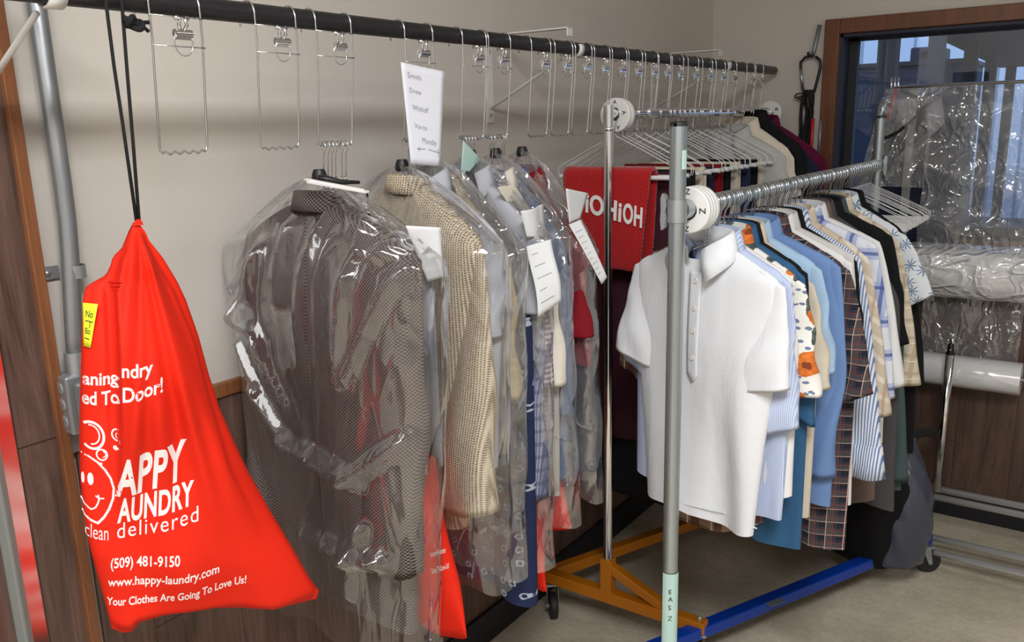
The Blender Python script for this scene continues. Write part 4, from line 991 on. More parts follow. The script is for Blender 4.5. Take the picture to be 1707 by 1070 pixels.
# kind, label, fabric, x, angle, short, shoulder px, sleeve end px, hem corner px, the rest
SH = [
 ('polo_shirt', 'white short sleeved polo shirt at the front of the rack, behind the galvanised post', 'polo', 1.700, 17, True, (1306, 476), (1318, 648), (1258, 893), dict(detail=True, scoop=0.03, seed=3, fold=2.0, S=dict(slant=0.03, w0=0.14, w1=0.125, fold=0.35), left=dict(flare=0.05, slant=0.03))),
 ('dress_shirt', 'pale blue striped shirt directly behind the white polo', 'periwinkle', 1.735, 15, True, (1317, 444), (1334, 690), (1301, 884), dict(hem_curve=0.02, seed=4, S=dict(w1=0.11))),
 ('dress_shirt', 'white shirt with a rounded tail behind the pale blue striped one', 'white', 1.760, 15, True, (1318, 446), (1326, 600), (1319, 862), dict(hem_curve=0.045, seed=41, col=False)),
 ('dress_shirt', 'brown plaid shirt showing left of the white polo and below its hem', 'brownplaid', 1.772, 16, True, (1312, 452), (1316, 640), (1262, 905), dict(seed=5, col=False, y=0.715, left=dict(length=0.27, flare=0.06), hem_curve=0.04)),
 ('floral_shirt', 'white shirt with large orange flowers, short sleeve', 'floral', 1.792, 14, True, (1338, 472), (1370, 660), (1300, 800), dict(seed=6, S=dict(w0=0.13, w1=0.12, slant=0.01))),
 ('dress_shirt', 'teal blue shirt with a small black tag at its hem', 'teal', 1.826, 14, True, (1338, 446), (1362, 700), (1333, 914), dict(seed=7, S=dict(w1=0.16, slant=-0.06))),
 ('dress_shirt', 'black shirt with its collar up behind the orange flower shirt', 'black', 1.850, 14, True, (1344, 440), (1352, 600), (1330, 860), dict(seed=8, rise=0.02)),
 ('dress_shirt', 'cream short sleeved shirt between the orange flower shirt and the sky blue shirt', 'cream', 1.878, 14, True, (1352, 470), (1388, 645), (1348, 866), dict(seed=9)),
 ('dress_shirt', 'sky blue short sleeved shirt just left of the chambray shirt', 'skyblue', 1.915, 12, True, (1366, 430), (1396, 605), (1345, 790), dict(seed=10, S=dict(w0=0.14, w1=0.13))),
 ('dress_shirt', 'chambray blue long shirt near the middle of the rack', 'chambray', 1.985, 13, False, (1398, 440), (1414, 800), (1383, 842), dict(seed=11, S=dict(w0=0.13, w1=0.10, cuff=None, bend=0.03))),
 ('dress_shirt', 'dark plaid short sleeved flannel shirt hanging lowest of all', 'darkplaid', 2.045, 13, True, (1412, 446), (1456, 655), (1406, 915), dict(seed=12, S=dict(w0=0.14, w1=0.13, slant=0.06))),
 ('dress_shirt', 'plain white shirt between the dark flannel and the black shirt', 'white', 2.085, 12, True, (1418, 436), (1424, 600), (1419, 842), dict(seed=13)),
 ('dress_shirt', 'pale grey shirt with a long grey collar line, middle of the rack', 'greige', 2.120, 12, True, (1420, 424), (1428, 590), (1412, 740), dict(seed=14)),
 ('dress_shirt', 'second dark flannel shirt whose hem shows under the teal shirt', 'darkplaid', 2.135, 12, True, (1418, 440), (1424, 560), (1340, 905), dict(seed=43, col=False)),
 ('dress_shirt', 'black shirt just left of the blue striped long sleeve', 'black', 2.160, 12, True, (1425, 432), (1440, 610), (1412, 740), dict(seed=15)),
 ('dress_shirt', 'white and blue striped dress shirt with a long buttoned cuff', 'bluestripe', 2.205, 12, False, (1430, 428), (1475, 795), (1430, 730), dict(seed=16, S=dict(w0=0.12, w1=0.115, cuff=0.085, bend=0.0))),
 ('dress_shirt', 'beige striped shirt right of the blue striped sleeve', 'beigestripe', 2.265, 12, True, (1442, 424), (1486, 690), (1450, 740), dict(seed=17)),
 ('dress_shirt', 'blue and white blurred plaid shirt', 'blueplaid', 2.320, 12, True, (1458, 396), (1494, 650), (1466, 740), dict(seed=18, S=dict(w0=0.14))),
 ('dress_shirt', 'white long sleeved shirt between blue plaid and black', 'white', 2.370, 12, True, (1464, 402), (1509, 640), (1470, 740), dict(seed=19, S=dict(w1=0.10))),
 ('dress_shirt', 'taupe shirt whose rounded hem hangs below the striped cuff', 'taupe', 2.410, 12, True, (1462, 412), (1466, 560), (1456, 852), dict(hem_curve=0.03, seed=20)),
 ('dress_shirt', 'charcoal grey shirt right of the rounded taupe hem', 'charcoal', 2.450, 12, True, (1468, 412), (1480, 600), (1493, 850), dict(seed=21)),
 ('dress_shirt', 'black short sleeved shirt left of the palm print shirt', 'black', 2.530, 12, True, (1484, 388), (1514, 570), (1490, 760), dict(seed=22)),
 ('dress_shirt', 'grey green long shirt hanging under the palm print sleeve', 'greengrey', 2.575, 12, False, (1480, 398), (1516, 800), (1500, 815), dict(seed=23, S=dict(w1=0.12, cuff=None, bend=0.0))),
 ('dress_shirt', 'cream plaid shirt showing below the palm print sleeve', 'creamplaid', 2.640, 12, False, (1492, 394), (1536, 640), (1500, 760), dict(seed=24, S=dict(w0=0.13, w1=0.11, cuff=None, bend=0.0))),
 ('palm_shirt', 'white short sleeved shirt with a blue palm tree print', 'palm', 2.715, 8, True, (1504, 388), (1557, 490), (1500, 740), dict(seed=25, S=dict(w0=0.15, w1=0.15, slant=0.10))),
 ('dress_shirt', 'black long sleeved shirt at the far end of the shirts', 'black', 2.785, 8, False, (1512, 392), (1543, 640), (1520, 760), dict(seed=26, S=dict(cuff=None, bend=0.0, w1=0.10))),
]
for name, label, fb, x, a, short, sh_, se_, hem_, k in SH:
    k = dict(k); y_ = k.pop('y', NYR); S_ = k.pop('S', {}); left = k.pop('left', {}); det = k.pop('detail', False); col_ = k.pop('col', True); k.pop('rise', 0)
    F_ = fit(x, y_, a, NZR, D['neck'], sh_, se_, hem_)
    sl_ = dict(flare=F_['flare'], length=F_['length']); sl_.update(S_)
    kk = dict(D); kk.update(sw=F_['sw'], sd=F_['sd'], hw=F_['hw'], L=F_['L'], cw=(F_['sw']+F_['hw'])/2+0.012); kk.update(k)
    e, cl = shirt(name, label, 'shirt', FB[fb], x, a, y=y_, short=short, group=SG, col=col_, sl=sl_, sll=dict(dict(flare=min(0.05, max(0.02, F_['flare'])), length=min(sl_['length'], 0.24 if short else 0.6)), **left), **kk)
    hang(hanger0, hang_used, x, NYR, NZR, a, 'wire hanger holding one of the shirts on the blue based rack', 'wire hangers under the shirts')
    if det:
        cl.band('placket', FB['polo'], e, -0.016, 0.016, 0.055, 0.285, 0.004, 0.018)
        for d in (0.075, 0.135, 0.185, 0.245): cl.button(0.002, d, FB['button'], e)
        cl.band('hem_stitching', FB['polo'], e, -0.17, 0.17, cl.L-0.026, cl.L-0.024, 0.001)
        for s_ in (-1, 1): cl.band('shoulder_seam', FB['polo'], e, s_*0.150-0.001, s_*0.150+0.001, 0.085, 0.26, 0.0012)
    else:
        cl.band('placket', FB[fb], e, -0.014, 0.014, 0.05, cl.L-0.02, 0.003)
    if fb == 'teal':
        b = MB(); p = cl.pt(0.165, cl.L-0.085, 0.004); b.box(p, (0.010, 0.002, 0.026)); b.build('hem_tag', FB['tag'], e, False)
        b = MB(); b.box((p[0], p[1]-0.0014, p[2]), (0.005, 0.0006, 0.016)); b.build('tag_print', M['white_print'], e, False)
# spare hangers crowding the rail
rnd = random.Random(5)
xs = [1.71+0.0185*i for i in range(60) if i % 3 != 1]
for x in xs:
    hang(hanger0, hang_used, x+rnd.uniform(-0.005, 0.005), NYR, NZR, 12+rnd.uniform(-5, 5), 'wire hanger crowded among the shirt collars on the galvanised rail', 'spare wire hangers on the shirt rail')
th0 = make_tube_hanger(rr=NR_); th_used = [False]
for i in range(13):
    hang(th0, th_used, 2.84+0.029*i, NYR, NZR, 2+rnd.uniform(-4, 4), 'empty wire trouser hanger with a white tube, at the far end of the shirt rail', 'empty tube hangers beside the palm shirt')

# ------------------------------------------------------------------ far rack: orange base, chrome posts
AX0, AX1, AYR, AZR, AR = 2.116, 3.50, 1.163, 1.622, 0.0142
ark = empty('trouser_rack', (AX0, AYR, 0))
zs = float(at(1013, 930, 'x', AX0)[2])
for dx in (0, AX1-AX0):
    b = MB(); b.tube([(dx, 0, 0.14), (dx, 0, 1.645)], 0.0140, 20); b.lathe([(0.0140, 0), (0.0155, 0.002), (0.0155, 0.008), (0.0140, 0.010)], (dx, 0, 1.575), (0, 0, 1), 20); b.build('post', M['chrome'], ark, True, 0, None, 40)
b = MB(); b.tube([(0, 0, AZR), (AX1-AX0, 0, AZR)], AR, 18); b.build('hanging_rail', M['chrome'], ark, True, 0, None, 40)
AB = 0.14
b = MB(); b.beam((0, 1.405-AYR, AB), (0, 0.835-AYR, AB), 0.038, 0.038); b.build('end_bar', M['orange_paint'], ark, False, 0.003)
b = MB(); b.beam((AX1-AX0, 1.36-AYR, AB), (AX1-AX0, 0.80-AYR, AB), 0.038, 0.038); b.build('end_bar', M['orange_paint'], ark, False, 0.003)
b = MB(); b.beam((0.0, 1.395-AYR, AB), (AX1-AX0, 0.80-AYR, AB), 0.036, 0.036); b.build('base_bar', M['orange_paint'], ark, False, 0.003)
for dx in (0, AX1-AX0):
    b = MB(); b.box((dx, 0, (AB+zs)/2+0.008), (0.038, 0.038, zs-AB-0.016)); b.build('socket', M['orange_paint'], ark, False, 0.003)
    b = MB(); b.beam((dx, -0.012, zs-0.028), (dx, -0.225, AB+0.012), 0.030, 0.030, (1, 0, 0)); b.build('brace', M['orange_paint'], ark, False, 0.003)
b = MB(); b.lathe([(0.0004, 0.012), (0.004, 0.012), (0.006, 0.008), (0.006, 0.0)], (0, 0.855-AYR, AB+0.019), (0, 0, 1), 12); b.build('bolt', M['zinc'], ark)
caster(ark, 0.0, 1.375-AYR, AB-0.019, yaw=-2.4); caster(ark, 0.0, 0.86-AYR, AB-0.019, yaw=0.4); caster(ark, AX1-AX0, 1.33-AYR, AB-0.019); caster(ark, AX1-AX0, 0.83-AYR, AB-0.019)
tag(ark, 'chrome garment rack with an orange base, standing behind the shirts', 'clothes rack')
adv = size_disc(ark, AX0+0.036, 2, 'A', AYR, AZR, 0.047, 0.0155, 0.016)
disc_text(adv, 'A', 0.2, 0.030, 0.011, radians(-80)); disc_text(adv, 'A', pi*0.5, 0.036, 0.011, 0); disc_text(adv, 'A', -pi*0.4, 0.036, 0.011, pi)
tag(adv, 'white plastic A dividers on the chrome rail beside its post', 'rail divider')
ed = size_disc(ark, AX1-0.045, 1, 'O', AYR, AZR, 0.047, 0.0155, 0.012)
for a_ in (0.5, 2.6, 4.7):
    b = MB(); b.lathe([(0.003, 0), (0.006, 0), (0.006, 0.001), (0.003, 0.001), (0.003, 0)], (-0.001, -0.032*cos(a_), 0.032*sin(a_)-0.004), (-1, 0, 0), 14); b.build('hole', M['black_ink'], ed)
tag(ed, 'white round end disc with three dark holes on the chrome rail near the window', 'rail divider')

def folded(name, label, cat, mat, x, half, front, back, th=0.012, yoff=0.0, a=0.0, z=None, seed=1, taper=0.0, group='trousers folded over the chrome rack hangers', sheet=0.005, wave=0.006, y=None):
    """cloth folded over the white tube of a trouser hanger"""
    e = empty(name); place(e, x, y or AYR, AZR, a); zt = (z if z is not None else AZR-0.176)-AZR
    rnd = random.Random(seed); ph = [rnd.uniform(0, 6) for _ in range(3)]
    prof = [(-1, -front*(1-i/22)) for i in range(22)]+[(-cos(t), sin(t)) for t in np.linspace(0, pi, 9)]+[(1, -back*(i/14)) for i in range(1, 15)]
    def mk(p_list):
        b = MB(); rows = []
        for py_, pz in p_list:
            row = []
            for i in range(25):
                u = -1+2*i/24; hang_ = max(0, -pz); x_ = yoff+u*(half-taper*hang_)
                y_ = py_*th*(1+0.5*smooth(0, 0.2, hang_)) + wave*smooth(0.02, 0.3, hang_)*(sin(u*4.0+ph[0])+0.6*sin(u*9+ph[1]))
                z_ = zt+(pz*th if pz > 0 else pz)+0.004*sin(u*3+ph[2])*(1 if pz < -0.1 else 0)
                row.append((x_, y_, z_))
            rows.append(row)
        b.loft(rows, False); return b
    o = mk(prof).build('cloth', mat, e); md = o.modifiers.new('thickness', 'SOLIDIFY'); md.thickness = sheet; md.offset = 0
    tag(e, label, cat, group); return e
def knit(n, v, X, Z):
    nz = n.noise(v, 260, 3, 0.7)[0]; return n.mix(nz, C(150, 12, 16), C(206, 26, 30))
FB['redknit'] = fab('red_knit', knit, weave=260, sheen=0.3, bumpy=0.5)
FB['maroon'] = fab('maroon_wool', C(64, 30, 42))
FB['navy'] = fab('navy_cotton', C(34, 38, 58))
FB['navydot'] = fab('navy_dot_cotton', C(36, 42, 66), [('x', 0.012, 0.2, C(70, 78, 110), 0.5)])
FB['tan'] = fab('tan_cotton', C(190, 140, 86))
FB['creamtr'] = fab('cream_trouser', C(216, 204, 184))
FB['redtr'] = fab('dark_red_cotton', C(126, 22, 32))
FB['wine'] = fab('wine_wool', C(92, 18, 52))
FB['fleece'] = fab('cream_fleece', C(222, 212, 194), weave=300, sheen=0.5)
FB['greywool'] = fab('pale_grey_wool', C(186, 186, 184), weave=300)
th1 = make_tube_hanger(rr=AR, mat=M['wire_white'], drop=0.06, hw=0.185, fall=0.094); th1_used = [False]
sw_ = folded('knit_scarf', 'red knitted garment with white lettering folded over a hanger behind the chrome post', 'knitwear', FB['redknit'], 2.150, 0.138, 0.262, 0.245, th=0.024, yoff=-0.015, group='knitwear', sheet=0.012, wave=0.004, taper=0.09, seed=2)
# white knitted letters across its face
def knit_letters():
    zc = AZR-0.176-AZR
    def face(u, d):   # u across (m), d below the fold
        return (u, -0.024*(1+0.5*smooth(0, 0.2, d))-0.0075-0.003, zc-d)
    FB['whiteknit'] = fab('white_knit', C(236, 232, 230), weave=420)
    for s, u0, u1, d0, d1, hh in (('iOHi', -0.072, 0.045, 0.096, 0.120, 0.052), ('OH', 0.050, 0.110, 0.120, 0.133, 0.052)):
        vs, fs = text_mesh(s, 0.03, 1.05); xa = min(p[0] for p in vs); xb = max(p[0] for p in vs); P = []
        for x, y in vs:
            t = (x-xa)/(xb-xa); P.append(face(u0+(u1-u0)*t, d0+(d1-d0)*t-y/CAPH*hh))
        b = MB(); b.add(P, fs); o = b.build('knitted_letters', FB['whiteknit'], sw_, False)
        md = o.modifiers.new('thickness', 'SOLIDIFY'); md.thickness = 0.002; md.offset = 0
knit_letters()
FO = [
 ('trousers', 'dark maroon trousers hanging right behind the red knit', 'maroon', 2.215, 0.170, 0.80, 0.75, 0.0),
 ('trousers', 'black trousers behind the maroon pair on the chrome rack', 'black', 2.275, 0.195, 1.02, 0.95, 0.0),
 ('trousers', 'tan trousers between the black pair and the cream pair', 'tan', 2.335, 0.170, 0.60, 0.55, 0.0),
 ('trousers', 'cream trousers folded near the galvanised post', 'creamtr', 2.420, 0.172, 0.50, 0.52, 0.0),
 ('trousers', 'navy trousers behind the cream pair', 'navy', 2.490, 0.165, 0.68, 0.66, 0.0),
 ('trousers', 'dark red trousers showing over the Z dividers', 'redtr', 2.560, 0.168, 0.64, 0.62, 0.0),
 ('trousers', 'black trousers right of the dark red pair', 'black', 2.640, 0.165, 0.76, 0.72, 0.0),
 ('trousers', 'narrow cream trousers between two black pairs', 'creamtr', 2.730, 0.160, 0.62, 0.62, 0.0),
 ('trousers', 'dark navy dotted trousers in the middle of the chrome rack', 'navydot', 2.810, 0.168, 0.66, 0.64, 0.0),
 ('trousers', 'black trousers on the chrome rack nearest the coats', 'black', 2.900, 0.160, 0.72, 0.70, 0.0),
 ('trousers', 'pale cream trousers under the black coat', 'creamtr', 2.975, 0.155, 0.55, 0.55, 0.0),
]
rr_ = random.Random(9)
for i, (nm, lb, fb, x, half, fr, bk, a) in enumerate(FO):
    folded(nm, lb, 'trousers', FB[fb], x, half, fr, bk, seed=20+i, a=a+rr_.uniform(-3, 3), th=0.010+0.003*(i % 2), yoff=-0.01)
hx = [2.150]+[f[3] for f in FO]
for x in hx: hang(th1, th1_used, x, AYR, AZR, 0, 'wire trouser hanger with a white tube holding folded clothes on the chrome rail', 'tube hangers in use on the chrome rail')
for i in range(10):
    hang(th1, th1_used, 2.190+0.080*i+rr_.uniform(-0.012, 0.012), AYR, AZR, rr_.uniform(-5, 5), 'bare wire trouser hanger with a white tube on the chrome rail', 'spare tube hangers on the chrome rail')
# coats at the far end
def coat(label, fb, x, a, zoff=0.0, sl=None, y=AYR, **k):
    kk = dict(neck=0.045, sw=0.24, sd=0.10, cw=0.25, hw=0.26, L=0.9, t0=0.03, tc=0.05, th=0.05); kk.update(k)
    cl = Cloth(**kk); e = empty('coat'); place(e, x, y, AZR, a)
    cl.body('body', FB[fb], e)
    for s in (-1, 1): cl.sleeve(s, FB[fb], e, **dict(dict(length=0.58, flare=0.04, w0=0.15, w1=0.11, thick=0.04, fwd=0.02), **(sl or {})))
    cl.collar(FB[fb], e, stand=0.03, leaf=0.05, point=0.09)
    tag(e, label, 'coat', 'coats at the end of the chrome rack'); return e
coat('pale grey wool coat under wire hangers, first of the coats', 'greywool', 3.03, 0, sw=0.205, L=0.5, neck=0.075, sd=0.075, seed=31)
coat('cream fleece coat with a rolled collar beside the black coat', 'fleece', 3.12, 4, sw=0.21, L=0.6, neck=0.05, sd=0.10, seed=32)
coat('black coat rising highest at the end of the chrome rack', 'black', 3.22, 6, sw=0.23, L=0.95, neck=0.025, sd=0.12, seed=33)
coat('wine red coat next to the wood window frame', 'wine', 3.36, 10, sw=0.27, L=0.95, neck=0.045, sd=0.13, seed=34)
coat('very dark navy coat between the black coat and the wine red coat', 'navy', 3.30, 10, sw=0.262, L=0.95, neck=0.06, sd=0.14, seed=35)
for i, x in enumerate((3.03, 3.12, 3.22, 3.30, 3.36, 3.395, 3.415)):
    hang(hanger0, hang_used, x, AYR, AZR-0.002, 6, 'wire hanger at the coat end of the chrome rail', 'wire hangers of the coats')

# ------------------------------------------------------------------ bagged garments under the wire loops
LZ = RZ-LH-0.0015
def houndstooth(n, v, X, Z):
    ck = n.n('ShaderNodeTexChecker'); n.link(n.mapping(v, (1, 0.0, 1), loc=(0.0013, 0.0, 0.0013)), ck.inputs['Vector']); ck.inputs['Scale'].default_value = 300
    ck.inputs[1].default_value = C(52, 45, 44); ck.inputs[2].default_value = C(122, 112, 107)
    return n.mix(n.math('MULTIPLY', n.noise(v, 30, 3)[0], 0.3), ck.outputs[0], C(70, 60, 60))
FB['hound'] = fab('brown_houndstooth_wool', houndstooth, weave=500)
def tweed(n, v, X, Z):
    a = n.math('SINE', n.math('MULTIPLY', X, 2*pi/0.0054)); z2 = n.math('ADD', Z, n.math('MULTIPLY', n.math('SINE', n.math('MULTIPLY', X, pi/0.0054)), 0.0012))
    b_ = n.math('SINE', n.math('MULTIPLY', z2, 2*pi/0.0048)); f = n.math('ADD', n.math('MULTIPLY', a, 0.5), n.math('MULTIPLY', b_, 0.5))
    f = n.math('ADD', f, n.math('MULTIPLY', n.math('SUBTRACT', n.noise(v, 160, 3, 0.7)[0], 0.5), 1.2))
    return n.ramp(n.math('ADD', n.math('MULTIPLY', f, 0.35), 0.5), [(0.18, C(92, 78, 62)), (0.42, C(170, 154, 128)), (0.75, C(222, 210, 188))])
FB['tweed'] = fab('beige_basket_tweed', tweed, weave=210)
FB['silver'] = fab('silver_grey_cotton', C(176, 178, 186))
FB['khaki'] = fab('khaki_cotton', C(166, 150, 116))
FB['glen'] = fab('blue_glen_plaid', C(112, 120, 146), [('x', 0.0035, 0.5, C(176, 180, 196), 0.8), ('z', 0.0035, 0.5, C(80, 84, 110), 0.6), ('x', 0.03, 0.3, C(70, 74, 104), 0.5), ('z', 0.03, 0.3, C(70, 74, 104), 0.5)])
FB['gingham'] = fab('pink_navy_check', C(206, 190, 196), [('x', 0.012, 0.5, C(92, 80, 110), 0.75), ('z', 0.012, 0.5, C(92, 80, 110), 0.75)])
def navyfloral(n, v, X, Z):
    vv = n.flat(v); a = n.voronoi(vv, 26, 'F1', 0.8, '2D'); w_ = n.noise(vv, 130, 2)[0]
    d = n.math('ADD', a[0], n.math('MULTIPLY', w_, 0.25)); ring = n.math('MULTIPLY', n.math('GREATER_THAN', d, 0.24), n.math('LESS_THAN', d, 0.34))
    return n.mix(ring, C(36, 46, 78), C(170, 178, 196))
FB['navyfloral'] = fab('navy_flower_print', navyfloral)
GY = RY+0.004
def bagged(name, label, cat, fb, x, a, sh, se, hem, y=GY, sleeves=True, short=False, collar=True, group='clothes bagged in clear film under the black rail', S=None, left=None, z=LZ, cmat=None, **k):
    neck = k.pop('neck', 0.072)+(0.0 if name in ('suit_jacket', 'tweed_jacket') and fb != 'khaki' else 0.028); F_ = fit(x, y, a, z, neck, sh, se, hem)
    kk = dict(neck=neck, sw=F_['sw'], sd=F_['sd'], hw=F_['hw'], L=F_['L'], cw=(F_['sw']+F_['hw'])/2+0.012); kk.update(k)
    cl = Cloth(**kk); e = empty(name); place(e, x, y, z, a); cl.body('body', FB[fb], e)
    if sleeves:
        base = dict(flare=F_['flare'], length=F_['length'], w0=0.14, w1=0.11, slant=0.01, fwd=0.016, thick=0.03); base.update(S or {})
        L_ = dict(base, flare=min(0.03, base['flare'])); L_.update(left or {})
        cl.sleeve(1, FB[fb], e, **base); cl.sleeve(-1, FB[fb], e, **L_)
    if collar: cl.collar(cmat or FB[fb], e)
    tag(e, label, cat, group); return e, cl
J1, j1 = bagged('suit_jacket', 'brown houndstooth suit jacket in clear film, seen from the back', 'jacket', 'hound', 1.070, 2, (700, 432), (716, 945), (684, 1034), collar=False, y=1.192, neck=0.100,
    S=dict(w0=0.16, w1=0.125, thick=0.042, fwd=0.03, fold=1.4), left=dict(flare=0.012, w0=0.15), t0=0.03, tc=0.055, th=0.045, fold=1.3, seed=50, slope_pow=0.75, neck_w=0.046, hem_curve=-0.03)
j1.collar(FB['hound'], J1, stand=0.020, leaf=0.036, point=0.09, open_=0.5, flip=True, spread=0.3)
# centre back seam
j1.band('back_seam', FB['hound'], J1, -0.0015, 0.0015, 0.03, j1.L-0.012, 0.0012)
J2, j2 = bagged('tweed_jacket', 'beige basket weave tweed jacket in clear film beside the brown jacket', 'jacket', 'tweed', 1.318, 12, (803, 406), (838, 848), (778, 876), collar=False,
    S=dict(w0=0.16, w1=0.15, thick=0.045, fwd=0.03, slant=0.03, fold=0.6), t0=0.03, tc=0.055, th=0.05, fold=1.2, seed=51, neck_w=0.048, slope_pow=0.8, neck=0.088)
j2.collar(FB['tweed'], J2, stand=0.022, leaf=0.038, point=0.09, open_=0.5, flip=True, spread=0.3)
bagged('dress_shirt', 'silver grey shirt in clear film just right of the tweed jacket', 'shirt', 'silver', 1.362, 12, (836, 398), (842, 560), (830, 780), short=True, seed=52, neck=0.06)
bagged('suit_jacket', 'khaki jacket whose sleeve shows right of the tweed jacket', 'jacket', 'khaki', 1.415, 12, (846, 420), (872, 662), (845, 760), S=dict(w0=0.13, w1=0.115, slant=-0.02), seed=53, neck=0.075)
bagged('dress_shirt', 'dark charcoal shirt between the khaki sleeve and the plaid sleeve', 'shirt', 'charcoal', 1.450, 12, (858, 420), (880, 700), (862, 800), S=dict(w1=0.10), seed=54, neck=0.075)
bagged('dress', 'long navy dress with small white flowers, lowest of the bagged clothes', 'dress', 'navyfloral', 1.478, 12, (866, 430), None, (893, 994), sleeves=False, collar=False, seed=55, tc=0.04, th=0.05, hem_curve=-0.02, neck=0.085)
bagged('dress_shirt', 'silver grey shirt in film carrying the large white receipt', 'shirt', 'silver', 1.512, 12, (900, 396), (908, 520), (885, 700), short=True, seed=56, neck=0.06)
bagged('dress_shirt', 'blue glen plaid shirt with its long sleeve hanging below the receipt', 'shirt', 'glen', 1.530, 13, (894, 430), (916, 828), (900, 800), S=dict(w0=0.12, w1=0.085), seed=57, neck=0.075)
bagged('dress_shirt', 'pink and navy checked shirt right of the glen plaid sleeve', 'shirt', 'gingham', 1.562, 12, (902, 430), (926, 640), (900, 780), S=dict(w1=0.10), seed=58, neck=0.075)
bagged('dress_shirt', 'white shirt in film beside the pink checked one', 'shirt', 'offwhite', 1.600, 12, (918, 410), (947, 640), (930, 830), S=dict(w1=0.10), seed=59, neck=0.07)
bagged('denim_shirt', 'slate blue denim shirt in film left of the dark red one', 'shirt', 'slate', 1.655, 12, (938, 404), (958, 690), (946, 800), S=dict(w1=0.10), seed=60, neck=0.075)
bagged('dress_shirt', 'dark red shirt in film beside the chrome post', 'shirt', 'redtr', 1.725, 12, (962, 420), (992, 560), (985, 610), S=dict(w1=0.12), seed=61, neck=0.075)
bagged('trousers', 'charcoal trousers in film hanging below the dark red shirt', 'trousers', 'charcoal', 1.745, 12, (972, 470), None, (990, 800), sleeves=False, collar=False, seed=62, neck=0.11)
folded('trousers', 'pale grey trousers folded behind the brown jacket, under its receipt', 'trousers', FB['silver'], 1.165, 0.210, 0.44, 0.42, z=1.400, y=GY, a=12, seed=63, group='clothes bagged in clear film under the black rail')

# clear film covers
def tri(x): return abs(((x) % 1.0)-0.5)*2
def cover(label, x, a, sh, hem, y=GY, z=LZ, top=0.035, tc=0.08, seed=1, ridges=(), L=None, name='garment_cover', mat=None, amp=0.007, left_max=None, res=(100, 150)):
    F_ = fit(x, y, a, z, top, sh, None, hem); sw, sd, hw, L = F_['sw'], F_['sd'], F_['hw'], F_['L']
    a_ = radians(a); P0_ = (x, y, 0); n_ = (cos(a_), -sin(a_), 0); ax_ = np.array([-sin(a_), -cos(a_), 0.0])
    def loc(p):
        q_ = on_plane(p[0], p[1], np.array(P0_)-tc*np.array(n_), n_); return float((q_-np.array(P0_))@ax_), z-top-float(q_[2])
    ridges = [(*loc(r[0]), *loc(r[1]), r[2], r[3]) if len(r) == 4 else r for r in ridges]
    rnd = random.Random(seed); e = empty(name); place(e, x, y, z, a)
    K = [(rnd.uniform(-6, 6), rnd.uniform(0.5, 3), rnd.uniform(0, 1), rnd.uniform(0.4, 1)) for _ in range(5)]
    nd, N = res; rings = []
    for i in range(nd+1):
        d = L*(i/nd)**1.15
        if d < sd: t = d/sd; w = 0.014+(sw-0.014)*t**0.72
        else: w = sw+(hw-sw)*smooth(sd, L, d)
        th = 0.012+(tc-0.012)*smooth(0, 0.2, d)
        ring = []
        for k in range(N):
            an = 2*pi*k/N; xx = w*sgn(cos(an), 0.62); s_ = sin(an); yy = th*sgn(s_, 0.8)
            am = amp*(0.55+1.1*exp(-((d-0.12)/0.10)**2))*smooth(0.02, 0.10, d)*(0.6+0.9*smooth(L-0.25, L, d))
            f = sum(A*(tri(xx*kx+d*kz+p)-0.5) for kx, kz, p, A in K)*am
            g = 0.0
            if s_ < 0:
                for (x0_, d0_, x1_, d1_, wd, hh) in ridges:
                    vx, vd = x1_-x0_, d1_-d0_; LL = vx*vx+vd*vd; tt = ((xx-x0_)*vx+(d-d0_)*vd)/LL
                    if -0.05 < tt < 1.05:
                        dist = abs((xx-x0_)*vd-(d-d0_)*vx)/sqrt(LL); g += hh*max(0, 1-dist/wd)*min(1, 6*min(tt+0.05, 1.05-tt))
            gather = 0.010*(1-smooth(0, 0.16, d))*sin(an*13+seed)*smooth(0, 0.03, d)
            side = abs(cos(an))**3*0.0035*sin(d*31+seed+an)
            yy += (f-g)*(1 if s_ < 0 else -1)
            wob = 0.012*sin(xx*40+seed)*smooth(L-0.06, L, d)
            X_ = xx+side+gather*cos(an)
            if left_max is not None: X_ = max(X_, -left_max)
            ring.append((X_, yy+gather*s_, -top-d+wob))
        rings.append(ring)
    b = MB(); b.loft(rings); o = b.build('film', mat or M['film'], e)
    b = MB(); b.lathe([(0.010, 0.012), (0.0135, 0.004), (0.0150, -0.006), (0.012, -0.012)], (0, 0, -top), (0, 0, 1), 14); b.build('black_tie', M['black_plastic'], e)
    tag(e, label, 'garment cover', 'clear film covers over the garments'); return e
cover('clear film cover over the brown houndstooth jacket', 1.072, 4, (728, 442), (722, 1085), y=1.190, top=0.052, tc=0.088, seed=3, amp=0.006, left_max=0.275, res=(190, 260),
      ridges=(((386, 462), (444, 590), 0.027, 0.031), ((432, 575), (505, 730), 0.019, 0.022), ((388, 560), (434, 655), 0.018, 0.021), ((425, 645), (490, 745), 0.024, 0.028), ((480, 730), (600, 812), 0.030, 0.034),
              ((552, 318), (582, 432), 0.022, 0.025), ((560, 320), (655, 405), 0.030, 0.034), ((600, 300), (740, 430), 0.024, 0.028), ((596, 432), (660, 388), 0.030, 0.034), ((500, 360), (503, 640), 0.019, 0.022), ((572, 430), (566, 660), 0.019, 0.022),
              ((648, 440), (572, 650), 0.018, 0.021), ((655, 430), (682, 505), 0.022, 0.025), ((420, 400), (412, 560), 0.027, 0.031), ((455, 360), (470, 520), 0.027, 0.031), ((580, 800), (660, 740), 0.024, 0.028), ((500, 880), (640, 950), 0.027, 0.031), ((600, 870), (585, 1000), 0.022, 0.025)))
